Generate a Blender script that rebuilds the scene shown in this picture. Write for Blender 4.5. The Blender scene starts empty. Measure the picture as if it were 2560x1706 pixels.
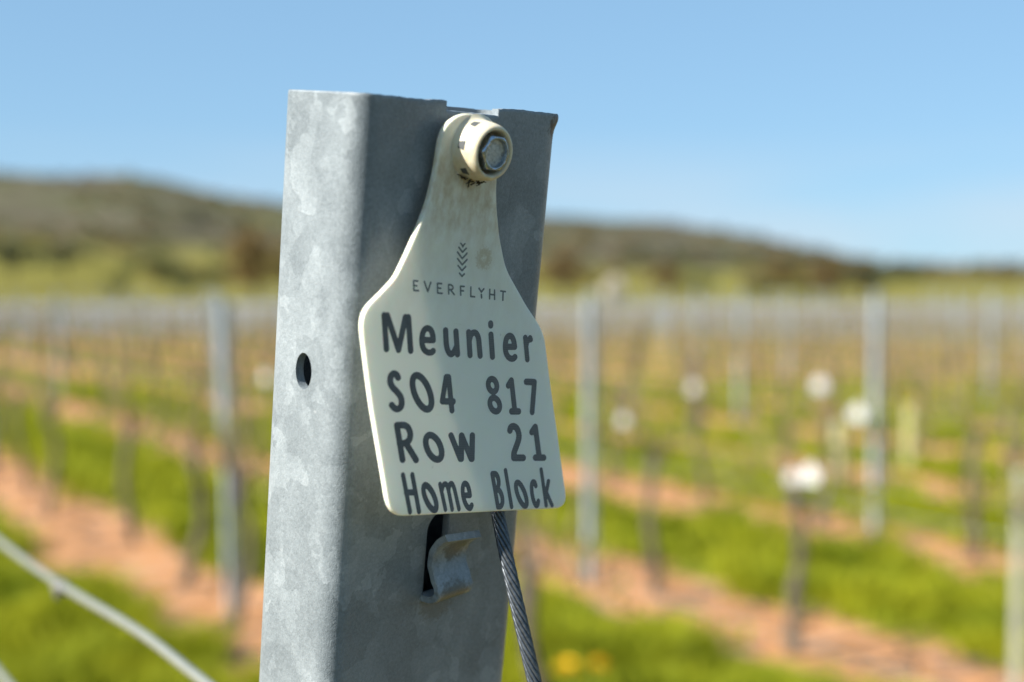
import bpy, bmesh, math, random
import numpy as np
from mathutils import Vector, Matrix, Euler

rng = np.random.default_rng(7)
random.seed(7)
S = bpy.context.scene
COL = S.collection

# ------------------------------------------------------------------ camera
CAM = np.array([0.0, 0.0, 1.8])
PITCH = math.atan(124 / 3268)                 # pitched slightly down
FPX = 2560 * 50 / 36                          # focal length in pixels of the 2560 px frame
FW = np.array([0, math.cos(PITCH), -math.sin(PITCH)])
UPV = np.array([0, math.sin(PITCH), math.cos(PITCH)])
RT = np.array([1.0, 0, 0])
cd = bpy.data.cameras.new("camera")
cam = bpy.data.objects.new("camera", cd)
COL.objects.link(cam)
cam.location = CAM
cam.rotation_euler = (math.radians(90) - PITCH, 0, 0)
cd.lens, cd.sensor_width = 50, 36
cd.clip_start, cd.clip_end = 0.02, 20000
cd.dof.use_dof = True
cd.dof.focus_distance = 0.393
cd.dof.aperture_fstop = 6.9
S.camera = cam


def unit(v):
    v = np.asarray(v, float)
    return v / np.linalg.norm(v)


def w_dir(c):
    """camera-space (right, up, forward) to world direction"""
    return RT * c[0] + UPV * c[1] + FW * c[2]


def ray(x, y):
    return w_dir(((x - 1280) / FPX, (853 - y) / FPX, 1.0))


# -------- frames of the leaning post (E across its face, N out of it, P along it) and of the tag
P = unit(w_dir(unit((0.362, 4.0, -1.0))))
TH = math.radians(47)
_n = np.array([math.sin(TH), 0, -math.cos(TH)])
_p = unit((0.362, 4.0, -1.0))
_n[1] = -(_n[0] * _p[0] + _n[2] * _p[2]) / _p[1]
N = unit(w_dir(_n))
E = np.cross(P, N)
E = E if E[0] > 0 else -E
BOSS = CAM + ray(1175, 371) * 0.376           # where the bolt goes through the tag
FACE0 = BOSS - 0.0025 * N                     # the point of the post's face behind it
U = unit(w_dir((0.879, -0.0723, 1.0)))
U = U
TN = unit(N - N.dot(U) * U)
TV = np.cross(TN, U)
TV = TV if TV[2] > 0 else -TV

# ------------------------------------------------------------------ sun, sky, exposure
SUN = unit(-0.74 * E - 0.34 * N + 0.60 * P)   # grazes the post's face from its far left side
SUN_EL = math.asin(SUN[2])
SUN_AZ = math.atan2(SUN[0], SUN[1])
sl = bpy.data.lights.new("sun", "SUN")
sl.energy = 5.0
sl.angle = math.radians(0.5)
sl.color = (1.0, 0.95, 0.87)
so = bpy.data.objects.new("sun", sl)
so.rotation_euler = Vector(SUN).to_track_quat('Z', 'Y').to_euler()
so.location = (-5, -5, 12)
COL.objects.link(so)
wd = bpy.data.worlds.new("World")
S.world = wd
wd.use_nodes = True
nt = wd.node_tree
bg = nt.nodes["Background"]
sky = nt.nodes.new("ShaderNodeTexSky")
sky.sky_type = 'NISHITA'
sky.sun_disc = False
sky.sun_elevation = SUN_EL
sky.sun_rotation = SUN_AZ
sky.air_density, sky.dust_density, sky.ozone_density = 1.0, 0.0, 2.5
sky.altitude = 1500
gam = nt.nodes.new("ShaderNodeGamma")
gam.inputs[1].default_value = 0.36
tint = nt.nodes.new("ShaderNodeMix")
tint.data_type, tint.blend_type = 'RGBA', 'MULTIPLY'
tint.inputs[0].default_value = 1.0
tint.inputs[7].default_value = (1.47, 2.20, 2.82, 1)
nt.links.new(sky.outputs[0], gam.inputs[0])
nt.links.new(gam.outputs[0], tint.inputs[6])
# a thin veil of cloud low over the horizon
wtc = nt.nodes.new("ShaderNodeTexCoord")
wmap = nt.nodes.new("ShaderNodeMapping")
wmap.inputs["Scale"].default_value = (3, 3, 16)
wns = nt.nodes.new("ShaderNodeTexNoise")
wns.inputs["Scale"].default_value = 1.0
wns.inputs["Detail"].default_value = 6
wsp = nt.nodes.new("ShaderNodeSeparateXYZ")
nt.links.new(wtc.outputs["Generated"], wmap.inputs[0])
nt.links.new(wmap.outputs[0], wns.inputs["Vector"])
nt.links.new(wtc.outputs["Generated"], wsp.inputs[0])
wr = nt.nodes.new("ShaderNodeValToRGB")
wr.color_ramp.elements[0].position, wr.color_ramp.elements[0].color = 0.0, (0.75, 0.75, 0.75, 1)
wr.color_ramp.elements[1].position, wr.color_ramp.elements[1].color = 0.11, (0, 0, 0, 1)
nt.links.new(wsp.outputs[2], wr.inputs[0])
wm = nt.nodes.new("ShaderNodeMath")
wm.operation = 'MULTIPLY'
wr2 = nt.nodes.new("ShaderNodeValToRGB")
wr2.color_ramp.elements[0].position, wr2.color_ramp.elements[1].position = 0.34, 0.58
nt.links.new(wns.outputs["Fac"], wr2.inputs[0])
nt.links.new(wr.outputs[0], wm.inputs[0])
nt.links.new(wr2.outputs[0], wm.inputs[1])
veil = nt.nodes.new("ShaderNodeMix")
veil.data_type = 'RGBA'
veil.inputs[7].default_value = (4.4, 4.9, 5.4, 1)
nt.links.new(wm.outputs[0], veil.inputs[0])
nt.links.new(tint.outputs[2], veil.inputs[6])
nt.links.new(veil.outputs[2], bg.inputs[0])
bg.inputs[1].default_value = 0.060
S.view_settings.view_transform = 'Standard'
S.view_settings.look = 'None'
S.view_settings.exposure = 1.4
S.cycles.use_denoising = True
S.cycles.sample_clamp_indirect = 6


# ------------------------------------------------------------------ helpers
def mesh_obj(name, verts, faces, mat=None, parent=None, smooth=False, uvs=None):
    me = bpy.data.meshes.new(name)
    me.from_pydata([tuple(map(float, v)) for v in verts], [], [tuple(map(int, f)) for f in faces])
    me.update()
    if smooth:
        me.polygons.foreach_set("use_smooth", [True] * len(me.polygons))
    if mat:
        me.materials.append(mat)
    o = bpy.data.objects.new(name, me)
    COL.objects.link(o)
    if parent:
        o.parent = parent
    return o


def tag(o, label=None, cat=None, group=None, kind=None):
    if label:
        o["label"] = label
    if cat:
        o["category"] = cat
    if group:
        o["group"] = group
    if kind:
        o["kind"] = kind
    return o


def empty(name, mat4):
    o = bpy.data.objects.new(name, None)
    o.empty_display_size = 0.05
    COL.objects.link(o)
    o.matrix_world = mat4
    return o


def frame(x, y, z, org):
    m = Matrix.Identity(4)
    for i in range(3):
        m[i][0], m[i][1], m[i][2], m[i][3] = x[i], y[i], z[i], org[i]
    return m


def copy_tree(o, parent=None):
    c = o.copy()
    COL.objects.link(c)
    if parent:
        c.parent = parent
    for ch in list(o.children):
        copy_tree(ch, c)
    return c


def tube(path, radii, seg=8, cap=True):
    """verts, faces of a tube along a path of points"""
    path = np.asarray(path, float)
    n = len(path)
    if np.isscalar(radii):
        radii = [radii] * n
    V, Fc = [], []
    t0 = unit(path[1] - path[0])
    a = unit(np.cross(t0, (0.3, 0.2, 1)) if abs(t0[2]) < 0.9 else np.cross(t0, (1, 0, 0)))
    for i in range(n):
        t = unit(path[min(i + 1, n - 1)] - path[max(i - 1, 0)])
        a = unit(a - t * a.dot(t))
        b = np.cross(t, a)
        for k in range(seg):
            ph = 2 * math.pi * k / seg
            V.append(path[i] + radii[i] * (math.cos(ph) * a + math.sin(ph) * b))
    for i in range(n - 1):
        for k in range(seg):
            k2 = (k + 1) % seg
            Fc.append((i * seg + k, i * seg + k2, (i + 1) * seg + k2, (i + 1) * seg + k))
    if cap:
        Fc.append(tuple(range(seg))[::-1])
        Fc.append(tuple((n - 1) * seg + k for k in range(seg)))
    return V, Fc


def join(parts):
    V, Fc = [], []
    for v, f in parts:
        o = len(V)
        V.extend(v)
        Fc.extend([tuple(i + o for i in q) for q in f])
    return V, Fc


class NT:
    """small node builder"""

    def __init__(self, name):
        self.m = bpy.data.materials.new(name)
        self.m.use_nodes = True
        self.t = self.m.node_tree
        self.b = self.t.nodes["Principled BSDF"]

    def n(self, kind, **kw):
        nd = self.t.nodes.new(kind)
        for k, v in kw.items():
            if k in nd.inputs:
                nd.inputs[k].default_value = v
            else:
                setattr(nd, k, v)
        return nd

    def l(self, a, b):
        self.t.links.new(a, b)

    def noise(self, vec, scale, detail=4, rough=0.55):
        q = self.n("ShaderNodeTexNoise")
        q.inputs["Scale"].default_value = scale
        q.inputs["Detail"].default_value = detail
        q.inputs["Roughness"].default_value = rough
        self.l(vec, q.inputs["Vector"])
        return q.outputs["Fac"]

    def ramp(self, fac, stops):
        r = self.n("ShaderNodeValToRGB")
        cr = r.color_ramp
        while len(cr.elements) < len(stops):
            cr.elements.new(0.5)
        for e, (p, c) in zip(cr.elements, stops):
            e.position = p
            e.color = (*c, 1) if len(c) == 3 else c
        self.l(fac, r.inputs[0])
        return r.outputs[0]

    def math(self, op, a, b=None, c=None, clamp=False):
        m = self.n("ShaderNodeMath", operation=op, use_clamp=clamp)
        for i, v in enumerate((a, b, c)):
            if v is None:
                continue
            if isinstance(v, (int, float)):
                m.inputs[i].default_value = v
            else:
                self.l(v, m.inputs[i])
        return m.outputs[0]

    def mix(self, fac, a, b, mode='MIX'):
        m = self.n("ShaderNodeMix", data_type='RGBA', blend_type=mode)
        for i, v in ((0, fac), (6, a), (7, b)):
            if isinstance(v, (int, float)):
                m.inputs[i].default_value = v
            elif isinstance(v, tuple):
                m.inputs[i].default_value = (*v, 1)
            else:
                self.l(v, m.inputs[i])
        return m.outputs[2]

    def obj(self):
        return self.n("ShaderNodeTexCoord").outputs["Object"]

    def bump(self, h, strength=0.3, dist=0.001):
        b = self.n("ShaderNodeBump")
        b.inputs["Strength"].default_value = strength
        b.inputs["Distance"].default_value = dist
        self.l(h, b.inputs["Height"])
        self.l(b.outputs[0], self.b.inputs["Normal"])

    def mapping(self, vec, scale=(1, 1, 1), loc=(0, 0, 0), rot=(0, 0, 0)):
        m = self.n("ShaderNodeMapping")
        m.inputs["Scale"].default_value = scale
        m.inputs["Location"].default_value = loc
        m.inputs["Rotation"].default_value = rot
        self.l(vec, m.inputs["Vector"])
        return m.outputs[0]

    def set(self, **kw):
        for k, v in kw.items():
            k = k.replace("_", " ")
            if isinstance(v, (int, float)):
                self.b.inputs[k].default_value = v
            elif isinstance(v, tuple):
                self.b.inputs[k].default_value = (*v, 1) if len(v) == 3 and k != "Subsurface Radius" else v
            else:
                self.l(v, self.b.inputs[k])
        return self


def plain(name, col, rough=0.6, metal=0.0, var=0.25, scale=20.0, bump=0.0):
    m = NT(name)
    v = m.obj()
    f = m.noise(v, scale, 5)
    c = m.mix(f, tuple(x * (1 - var) for x in col), tuple(min(1, x * (1 + var)) for x in col))
    m.set(Base_Color=c, Roughness=rough, Metallic=metal)
    if bump:
        m.bump(f, bump, 0.2 / scale)
    return m.m


# ------------------------------------------------------------------ materials
def galvanised(name, big=1.0, stain=None, gain=1.0):
    m = NT(name)
    v = m.obj()
    warp = m.n("ShaderNodeTexNoise")
    warp.inputs["Scale"].default_value = 160 / big
    warp.inputs["Detail"].default_value = 4
    m.l(v, warp.inputs["Vector"])
    sub = m.n("ShaderNodeVectorMath", operation='MULTIPLY_ADD')
    m.l(warp.outputs["Color"], sub.inputs[0])
    sub.inputs[1].default_value = (0.0095 * big,) * 3
    m.l(v, sub.inputs[2])
    vs = m.mapping(sub.outputs[0], scale=(1, 1, 0.6))
    cells = m.n("ShaderNodeTexVoronoi", feature='F1')
    cells.inputs["Scale"].default_value = 88 / big
    m.l(vs, cells.inputs["Vector"])
    sep = m.n("ShaderNodeSeparateColor")
    m.l(cells.outputs["Color"], sep.inputs[0])
    cells2 = m.n("ShaderNodeTexVoronoi", feature='F1')
    cells2.inputs["Scale"].default_value = 210 / big
    m.l(vs, cells2.inputs["Vector"])
    sep2 = m.n("ShaderNodeSeparateColor")
    m.l(cells2.outputs["Color"], sep2.inputs[0])
    fine = m.noise(v, 900 / big, 6, 0.65)
    broad = m.noise(v, 40 / big, 5, 0.6)
    t = m.math('MULTIPLY', m.math('POWER', sep.outputs[0], 1.6), 0.135)
    t = m.math('ADD', t, m.math('MULTIPLY', m.math('POWER', sep2.outputs[0], 4.0), 0.11))
    t = m.math('ADD', t, m.math('MULTIPLY', broad, 0.45))
    grain = m.noise(m.mapping(v, scale=(1, 1, 0.55)), 2600 / big, 3, 0.7)
    t = m.math('ADD', t, m.math('MULTIPLY', fine, 0.34))
    t = m.math('ADD', t, m.math('MULTIPLY', grain, 0.30))
    col = m.ramp(t, [(p, tuple(q * gain for q in c)) for p, c in ((0.36, (0.086, 0.106, 0.118)), (0.52, (0.138, 0.163, 0.179)), (0.67, (0.200, 0.231, 0.250)), (0.86, (0.29, 0.325, 0.348)))])
    # small dark pits and pale flecks
    pits = m.noise(v, 420 / big, 2, 0.4)
    col = m.mix(m.ramp(pits, [(0.0, (0.65,) * 3), (0.27, (0.0,) * 3)]), col, (0.10, 0.105, 0.10))
    col = m.mix(m.ramp(pits, [(0.74, (0.0,) * 3), (0.84, (0.35,) * 3)]), col, (0.46, 0.48, 0.49))
    rough = m.ramp(t, [(0.2, (0.52,) * 3), (0.9, (0.42,) * 3)])
    metal = 0.0
    if stain:
        for (cx, cy, cz, r, colr, amt) in stain:
            d = m.n("ShaderNodeVectorMath", operation='DISTANCE')
            m.l(v, d.inputs[0])
            d.inputs[1].default_value = (cx, cy, cz)
            dd = m.math('ADD', m.math('DIVIDE', d.outputs["Value"], r), m.math('MULTIPLY', m.math('SUBTRACT', m.noise(v, 700, 5, 0.7), 0.5), 1.5))
            k = m.ramp(dd, [(0.70, (amt,) * 3), (1.0, (0.0,) * 3)])
            col = m.mix(k, col, colr)
    m.set(Base_Color=col, Roughness=rough, Metallic=metal)
    h = m.math('ADD', m.math('ADD', m.math('MULTIPLY', fine, 0.8), m.math('MULTIPLY', broad, 0.6)), m.math('MULTIPLY', grain, 0.55))
    m.bump(h, 0.5, 0.00035 * big)
    return m.m


M_POST = None  # made with the post (its stains sit at places on it)
M_ZINC = galvanised("galvanised_far", 6.0, None, 1.45)


def mat_tag(name="cream_plastic", thin=0.29, base=((0.82, 0.845, 0.75), (0.88, 0.90, 0.80))):
    m = NT(name)
    v = m.obj()
    col_n = m.noise(v, 60, 5, 0.6)
    col = m.mix(col_n, *base)
    sx = m.n("ShaderNodeSeparateXYZ")
    m.l(v, sx.inputs[0])
    # yellow-brown grime on the neck below the boss (local z is up the tag, bolt at z = 0)
    g = m.noise(m.mapping(v, scale=(1, 1, 0.5)), 330, 6, 0.7)
    z = sx.outputs[2]
    band = m.math('MULTIPLY', m.ramp(m.math('MULTIPLY_ADD', z, 1 / 0.06, 1.0), [(0.0, (0,) * 3), (0.55, (0.18,) * 3), (0.74, (0.75,) * 3), (0.88, (0.85,) * 3), (1.0, (0.35,) * 3)]), m.ramp(g, [(0.36, (0,) * 3), (0.66, (0.95,) * 3)]))
    col = m.mix(band, col, (0.42, 0.29, 0.12))
    broad = m.noise(v, 110, 3, 0.5)
    neck = m.ramp(m.math('MULTIPLY_ADD', z, 1 / 0.06, 1.0), [(0.30, (0,) * 3), (0.80, (0.42,) * 3)])
    col = m.mix(m.math('MULTIPLY', neck, broad), col, (0.58, 0.49, 0.27))
    # round dried mark beside the emblem
    for cx, cz, r in ((0.0099, -0.0280, 0.0034),):
        d = m.n("ShaderNodeVectorMath", operation='DISTANCE')
        m.l(v, d.inputs[0])
        d.inputs[1].default_value = (cx, -0.0038, cz)
        rr = m.math('DIVIDE', d.outputs["Value"], r)
        rr = m.math('ADD', rr, m.math('MULTIPLY', m.math('SUBTRACT', m.noise(v, 1500, 3, 0.7), 0.5), 1.6))
        k = m.ramp(rr, [(0.0, (0.10,) * 3), (0.45, (0.55,) * 3), (0.8, (0.35,) * 3), (1.0, (0,) * 3)])
        col = m.mix(k, col, (0.42, 0.31, 0.13))
    # specks of dirt
    sp = m.noise(v, 520, 2, 0.3)
    col = m.mix(m.ramp(sp, [(0.0, (0.8,) * 3), (0.225, (0,) * 3)]), col, (0.16, 0.14, 0.10))
    # scuffs
    sc = m.noise(m.mapping(v, scale=(1, 1, 6), rot=(0, 0.25, 0)), 90, 6, 0.75)
    col = m.mix(m.ramp(sc, [(0.64, (0,) * 3), (0.78, (0.35,) * 3)]), col, (0.45, 0.37, 0.22))
    m.set(Base_Color=col, Roughness=0.42, Subsurface_Weight=0.6, Subsurface_Scale=0.0012)
    m.b.inputs["Subsurface Radius"].default_value = (1.0, 0.72, 0.38)
    m.bump(m.noise(v, 400, 3), 0.12, 0.0002)
    tr = m.n("ShaderNodeBsdfTranslucent")
    m.l(m.mix(0.75, (1.0, 1.0, 1.0), col, 'MULTIPLY'), tr.inputs[0])
    mx = m.n("ShaderNodeMixShader")
    mx.inputs[0].default_value = thin
    m.l(m.b.outputs[0], mx.inputs[1])
    m.l(tr.outputs[0], mx.inputs[2])
    m.l(mx.outputs[0], m.t.nodes["Material Output"].inputs[0])
    return m.m


M_TAG = mat_tag()
M_BOSS = mat_tag("cream_plastic_thick", 0.12, ((0.60, 0.565, 0.43), (0.72, 0.69, 0.57)))


def mat_ink():
    m = NT("grey_ink")
    v = m.obj()
    w = m.n("ShaderNodeTexWave", wave_type='BANDS', bands_direction='Z')
    w.inputs["Scale"].default_value = 520
    m.l(v, w.inputs["Vector"])
    sx = m.n("ShaderNodeSeparateXYZ")
    m.l(v, sx.inputs[0])
    k = m.ramp(m.math('MULTIPLY_ADD', sx.outputs[0], 1 / 0.05, 0.5), [(0.35, (0,) * 3), (0.6, (0.55,) * 3)])
    col = m.mix(m.math('MULTIPLY', w.outputs["Fac"], k), (0.074, 0.080, 0.082), (0.125, 0.136, 0.136))
    col = m.mix(m.ramp(m.noise(v, 260, 5, 0.7), [(0.45, (0,) * 3), (0.75, (0.5,) * 3)]), col, (0.15, 0.165, 0.165))
    m.set(Base_Color=col, Roughness=0.6)
    return m.m


M_INK = mat_ink()
M_INK2 = plain("grey_ink_emblem", (0.125, 0.14, 0.13), 0.6, 0, 0.2, 900)


def mat_bolt():
    m = NT("bolt_steel")
    v = m.obj()
    f = m.noise(v, 1400, 5, 0.7)
    m.set(Base_Color=m.ramp(f, [(0.3, (0.20, 0.235, 0.28)), (0.7, (0.46, 0.52, 0.58))]), Metallic=1.0, Roughness=m.ramp(f, [(0.3, (0.16,) * 3), (0.7, (0.30,) * 3)]))
    m.bump(f, 0.15, 0.0002)
    return m.m


M_BOLT = mat_bolt()


def mat_bolt_face():
    m = NT("bolt_head_cast")
    v = m.obj()
    f = m.noise(v, 1100, 6, 0.75)
    g = m.noise(v, 2600, 3, 0.6)
    c = m.ramp(f, [(0.30, (0.10, 0.10, 0.09)), (0.48, (0.42, 0.42, 0.38)), (0.7, (0.72, 0.72, 0.67))])
    c = m.mix(m.ramp(g, [(0.22, (0.9,) * 3), (0.36, (0,) * 3)]), c, (0.06, 0.055, 0.05))
    m.set(Base_Color=c, Metallic=0.55, Roughness=0.45)
    m.bump(f, 0.8, 0.0005)
    return m.m


M_BOLTF = mat_bolt_face()
M_SOCKET_SHADE = plain("socket_shade", (0.02, 0.02, 0.022), 0.7, 0, 0.3, 800)


def mat_rope():
    m = NT("rope_wire")
    v = m.obj()
    f = m.noise(v, 900, 5, 0.6)
    m.set(Base_Color=m.ramp(f, [(0.3, (0.035, 0.042, 0.05)), (0.7, (0.12, 0.135, 0.15))]), Metallic=0.6, Roughness=0.38)
    return m.m


M_ROPE = mat_rope()
M_WIRE = plain("wire_zinc", (0.20, 0.21, 0.18), 0.45, 0.25, 0.15, 60)
M_BARK = plain("vine_bark", (0.075, 0.06, 0.042), 0.9, 0, 0.45, 60, 0.8)
M_CANE = plain("vine_cane", (0.17, 0.12, 0.07), 0.8, 0, 0.3, 60)
M_STAKE = plain("pale_stake", (0.26, 0.26, 0.20), 0.8, 0, 0.2, 20)
M_WHITE = plain("white_plastic", (0.50, 0.50, 0.50), 0.4, 0, 0.06, 40)
M_GUARD = plain("guard_plastic", (0.34, 0.32, 0.15), 0.6, 0, 0.12, 30)
M_DAND = plain("dandelion_yellow", (0.85, 0.55, 0.01), 0.7, 0, 0.1, 100)
M_STEM = plain("plant_stem", (0.10, 0.17, 0.03), 0.7, 0, 0.2, 60)


def leafy(name, a, b, scale=3.0, trans=0.3):
    m = NT(name)
    v = m.obj()
    f = m.noise(v, scale, 4, 0.6)
    oi = m.n("ShaderNodeObjectInfo")
    f2 = m.math('ADD', m.math('MULTIPLY', f, 0.75), m.math('MULTIPLY', oi.outputs["Random"], 0.25))
    c = m.ramp(f2, [(0.3, a), (0.7, b)])
    m.set(Base_Color=c, Roughness=0.65, Specular_IOR_Level=0.15)
    tr = m.n("ShaderNodeBsdfTranslucent")
    m.l(c, tr.inputs[0])
    mx = m.n("ShaderNodeMixShader")
    mx.inputs[0].default_value = trans
    m.l(m.b.outputs[0], mx.inputs[1])
    m.l(tr.outputs[0], mx.inputs[2])
    m.l(mx.outputs[0], m.t.nodes["Material Output"].inputs[0])
    return m.m


M_SHOOT = leafy("young_leaf", (0.12, 0.14, 0.02), (0.22, 0.22, 0.05), 8)
M_GRASS = leafy("grass_blade", (0.085, 0.14, 0.005), (0.34, 0.34, 0.014), 1.6, 0.35)
M_CROWN_G = leafy("crown_olive", (0.0524, 0.0641, 0.0210), (0.1282, 0.1339, 0.0408), 0.6, 0.2)
M_CROWN_B = leafy("crown_brown", (0.0990, 0.0641, 0.0233), (0.1980, 0.1339, 0.0466), 0.6, 0.2)
M_CROWN_D = leafy("crown_dark", (0.0256, 0.0350, 0.0163), (0.0699, 0.0757, 0.0350), 0.6, 0.2)
M_TRUNK = plain("tree_bark", (0.07, 0.055, 0.04), 0.9, 0, 0.3, 4)

# rows of the vineyard: n = across the rows, d = along them
ROW_A = math.radians(30.5)
RD = np.array([-math.sin(ROW_A), math.cos(ROW_A), 0])
RN = np.array([math.cos(ROW_A), math.sin(ROW_A), 0])
ROW0, ROWP = 0.20, 2.37


def mat_ground():
    m = NT("vineyard_ground")
    v = m.obj()
    dot = m.n("ShaderNodeVectorMath", operation='DOT_PRODUCT')
    m.l(v, dot.inputs[0])
    dot.inputs[1].default_value = tuple(RN)
    t = m.math('DIVIDE', m.math('SUBTRACT', dot.outputs["Value"], ROW0), ROWP)
    fr = m.math('FRACT', m.math('ADD', t, 100.5))
    dist = m.math('MULTIPLY', m.math('ABSOLUTE', m.math('SUBTRACT', fr, 0.5)), ROWP)
    edge = m.math('MULTIPLY', m.math('SUBTRACT', m.noise(v, 2.2, 5, 0.65), 0.5), 1.25)
    along = m.n("ShaderNodeVectorMath", operation='DOT_PRODUCT')
    m.l(v, along.inputs[0])
    along.inputs[1].default_value = tuple(RD)
    head = m.ramp(m.math('MULTIPLY_ADD', along.outputs["Value"], -1.0, 0.3), [(0.0, (0,) * 3), (0.6, (0.6,) * 3)])
    e = m.math('ADD', m.math('ADD', dist, edge), head)
    k = m.ramp(e, [(0.44, (0,) * 3), (0.62, (1,) * 3)])
    s1 = m.noise(v, 2.4, 5, 0.65)
    s2 = m.noise(v, 5.5, 6, 0.7)
    soil = m.ramp(s1, [(0.33, (0.25, 0.125, 0.064)), (0.5, (0.39, 0.185, 0.073)), (0.68, (0.40, 0.22, 0.12))])
    soil = m.mix(m.ramp(s2, [(0.50, (0,) * 3), (0.68, (0.75,) * 3)]), soil, (0.29, 0.235, 0.20))
    soil = m.mix(m.ramp(s2, [(0.30, (0.6,) * 3), (0.42, (0,) * 3)]), soil, (0.11, 0.065, 0.042))
    g1 = m.noise(v, 1.7, 6, 0.65)
    grass = m.ramp(g1, [(0.32, (0.07, 0.085, 0.006)), (0.5, (0.13, 0.14, 0.008)), (0.7, (0.20, 0.19, 0.016))])
    col = m.mix(k, soil, grass)
    col = m.mix(m.math('MULTIPLY', head, 1.5, clamp=True), col, m.ramp(g1, [(0.3, (0.05, 0.052, 0.036)), (0.7, (0.085, 0.085, 0.058))]))  # unseen ground behind the camera, coloured dull to cut its bounce light
    m.set(Base_Color=col, Roughness=0.95, Specular_IOR_Level=0.1)
    m.bump(m.math('ADD', s2, m.math('MULTIPLY', m.noise(v, 40, 5, 0.7), 0.3)), 0.3, 0.04)
    return m.m


def mat_field():
    m = NT("pale_grey_field")
    v = m.obj()
    f = m.noise(v, 0.12, 5, 0.6)
    g = m.noise(v, 1.1, 5, 0.7)
    t = m.math('ADD', m.math('MULTIPLY', f, 0.6), m.math('MULTIPLY', g, 0.4))
    m.set(Base_Color=m.ramp(t, [(0.3, (0.15, 0.155, 0.155)), (0.6, (0.205, 0.21, 0.215))]), Roughness=0.95, Specular_IOR_Level=0.1)
    m.bump(g, 0.5, 0.1)
    return m.m


def mat_hills():
    m = NT("hill_pasture_scrub")
    v = m.obj()
    sx = m.n("ShaderNodeSeparateXYZ")
    m.l(v, sx.inputs[0])
    low = m.noise(m.mapping(v, scale=(1, 1.3, 1)), 0.0042, 5, 0.6)
    mid = m.noise(v, 0.013, 5, 0.65)
    fine = m.noise(v, 0.06, 4, 0.6)
    t = m.math('ADD', m.math('MULTIPLY', low, 0.55), m.math('ADD', m.math('MULTIPLY', mid, 0.35), m.math('MULTIPLY', fine, 0.1)))
    scrub = m.ramp(t, [(0.34, (0.0195, 0.0300, 0.0184)), (0.43, (0.0488, 0.0464, 0.0352)), (0.50, (0.0876, 0.0787, 0.0586)), (0.57, (0.0747, 0.0787, 0.0419)), (0.66, (0.1104, 0.1162, 0.0586))])
    past = m.ramp(t, [(0.34, (0.0642, 0.0645, 0.0212)), (0.48, (0.1369, 0.1247, 0.0339)), (0.62, (0.1882, 0.1806, 0.0484))])
    d = m.n("ShaderNodeVectorMath", operation='LENGTH')
    m.l(v, d.inputs[0])
    far = m.ramp(m.math('DIVIDE', m.math('ADD', m.math('MULTIPLY_ADD', sx.outputs[0], 0.70, d.outputs["Value"]), m.math('MULTIPLY', m.math('SUBTRACT', mid, 0.5), 500)), 2000), [(0.26, (0,) * 3), (0.40, (1,) * 3)])
    col = m.mix(far, past, scrub)
    m.set(Base_Color=col, Roughness=1.0, Specular_IOR_Level=0.0)
    return m.m


# ------------------------------------------------------------------ setting: ground, field, hills
def px_x(a):
    """photo column (2353 px wide space) of azimuth a"""
    return 1176.5 + 3268 * math.tan(a)


gv, gf = [], []
ang = np.radians(np.linspace(-180, 180, 97)[:-1])
rad = [0.0, 2, 4, 8, 14, 22, 35, 60, 100, 200, 500, 1500, 4000, 9000]
gv.append((0, 0, 0))
for r in rad[1:]:
    for a in ang:
        gv.append((r * math.sin(a), r * math.cos(a), 0))
na = len(ang)
for k in range(na):
    gf.append((0, 1 + (k + 1) % na, 1 + k))
for i in range(len(rad) - 2):
    for k in range(na):
        a, b = 1 + i * na + k, 1 + i * na + (k + 1) % na
        gf.append((a, b, b + na, a + na))
tag(mesh_obj("ground", gv, gf, mat_ground()), "orange soil strips under the vines and grassy alleys between them", kind="structure")

VINE_END = 54.0
fv = []
FN = 40
for i in range(FN + 1):
    a = math.radians(-40 + 80 * i / FN)
    for r in (VINE_END + 1.5 + 1.2 * math.sin(i * 1.7), 75, 110, 168 + 4 * math.sin(i * 0.9)):
        fv.append((r / math.cos(a) * math.sin(a), r, 0.02))
ff = []
for i in range(FN):
    for j in range(3):
        a = i * 4 + j
        ff.append((a, a + 4, a + 5, a + 1))
tag(mesh_obj("field", fv, ff, mat_field()), "pale grey stony field beyond the vineyard", kind="structure")

SK_X = [-3000, -1200, 0, 160, 300, 380, 470, 560, 640, 900, 1255, 1400, 1520, 1640, 1760, 1860, 1960, 2040, 2110, 2353, 3600, 6000]
SK_Y = [455, 420, 402, 404, 402, 418, 440, 455, 466, 482, 497, 503, 510, 528, 550, 570, 592, 612, 620, 612, 630, 640]
MID_X = [-3000, 0, 600, 1300, 2000, 2400, 6000]
MID_Y = [560, 560, 575, 585, 615, 638, 640]


def hash_noise(x, y):
    return (math.sin(x * 1.3 + 1.1) * math.cos(y * 1.7 - 0.4) + 0.5 * math.sin(x * 2.9 + y * 2.3) + 0.25 * math.sin(x * 6.1 - y * 5.2 + 2)) / 1.75


def hill_z(r, a):
    X = px_x(a)
    d = r * math.cos(a)
    sk = np.interp(X, SK_X, SK_Y)
    md = np.interp(X, MID_X, MID_Y)
    y = np.interp(r, [150, 230, 420, 800, 1450], [660 + 1.8 * 3268 / 150, 668, 645, md, sk])
    z = 1.8 + (660 - y) / 3268 * d
    if r > 1450:
        z *= max(0.0, 1 - (r - 1450) / 1500) ** 0.7
    k = min(1, max(0, (r - 250) / 500))
    z += k * 4.0 * hash_noise(r / 130, a * 22)
    return z if r > 151 else -0.5


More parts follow.
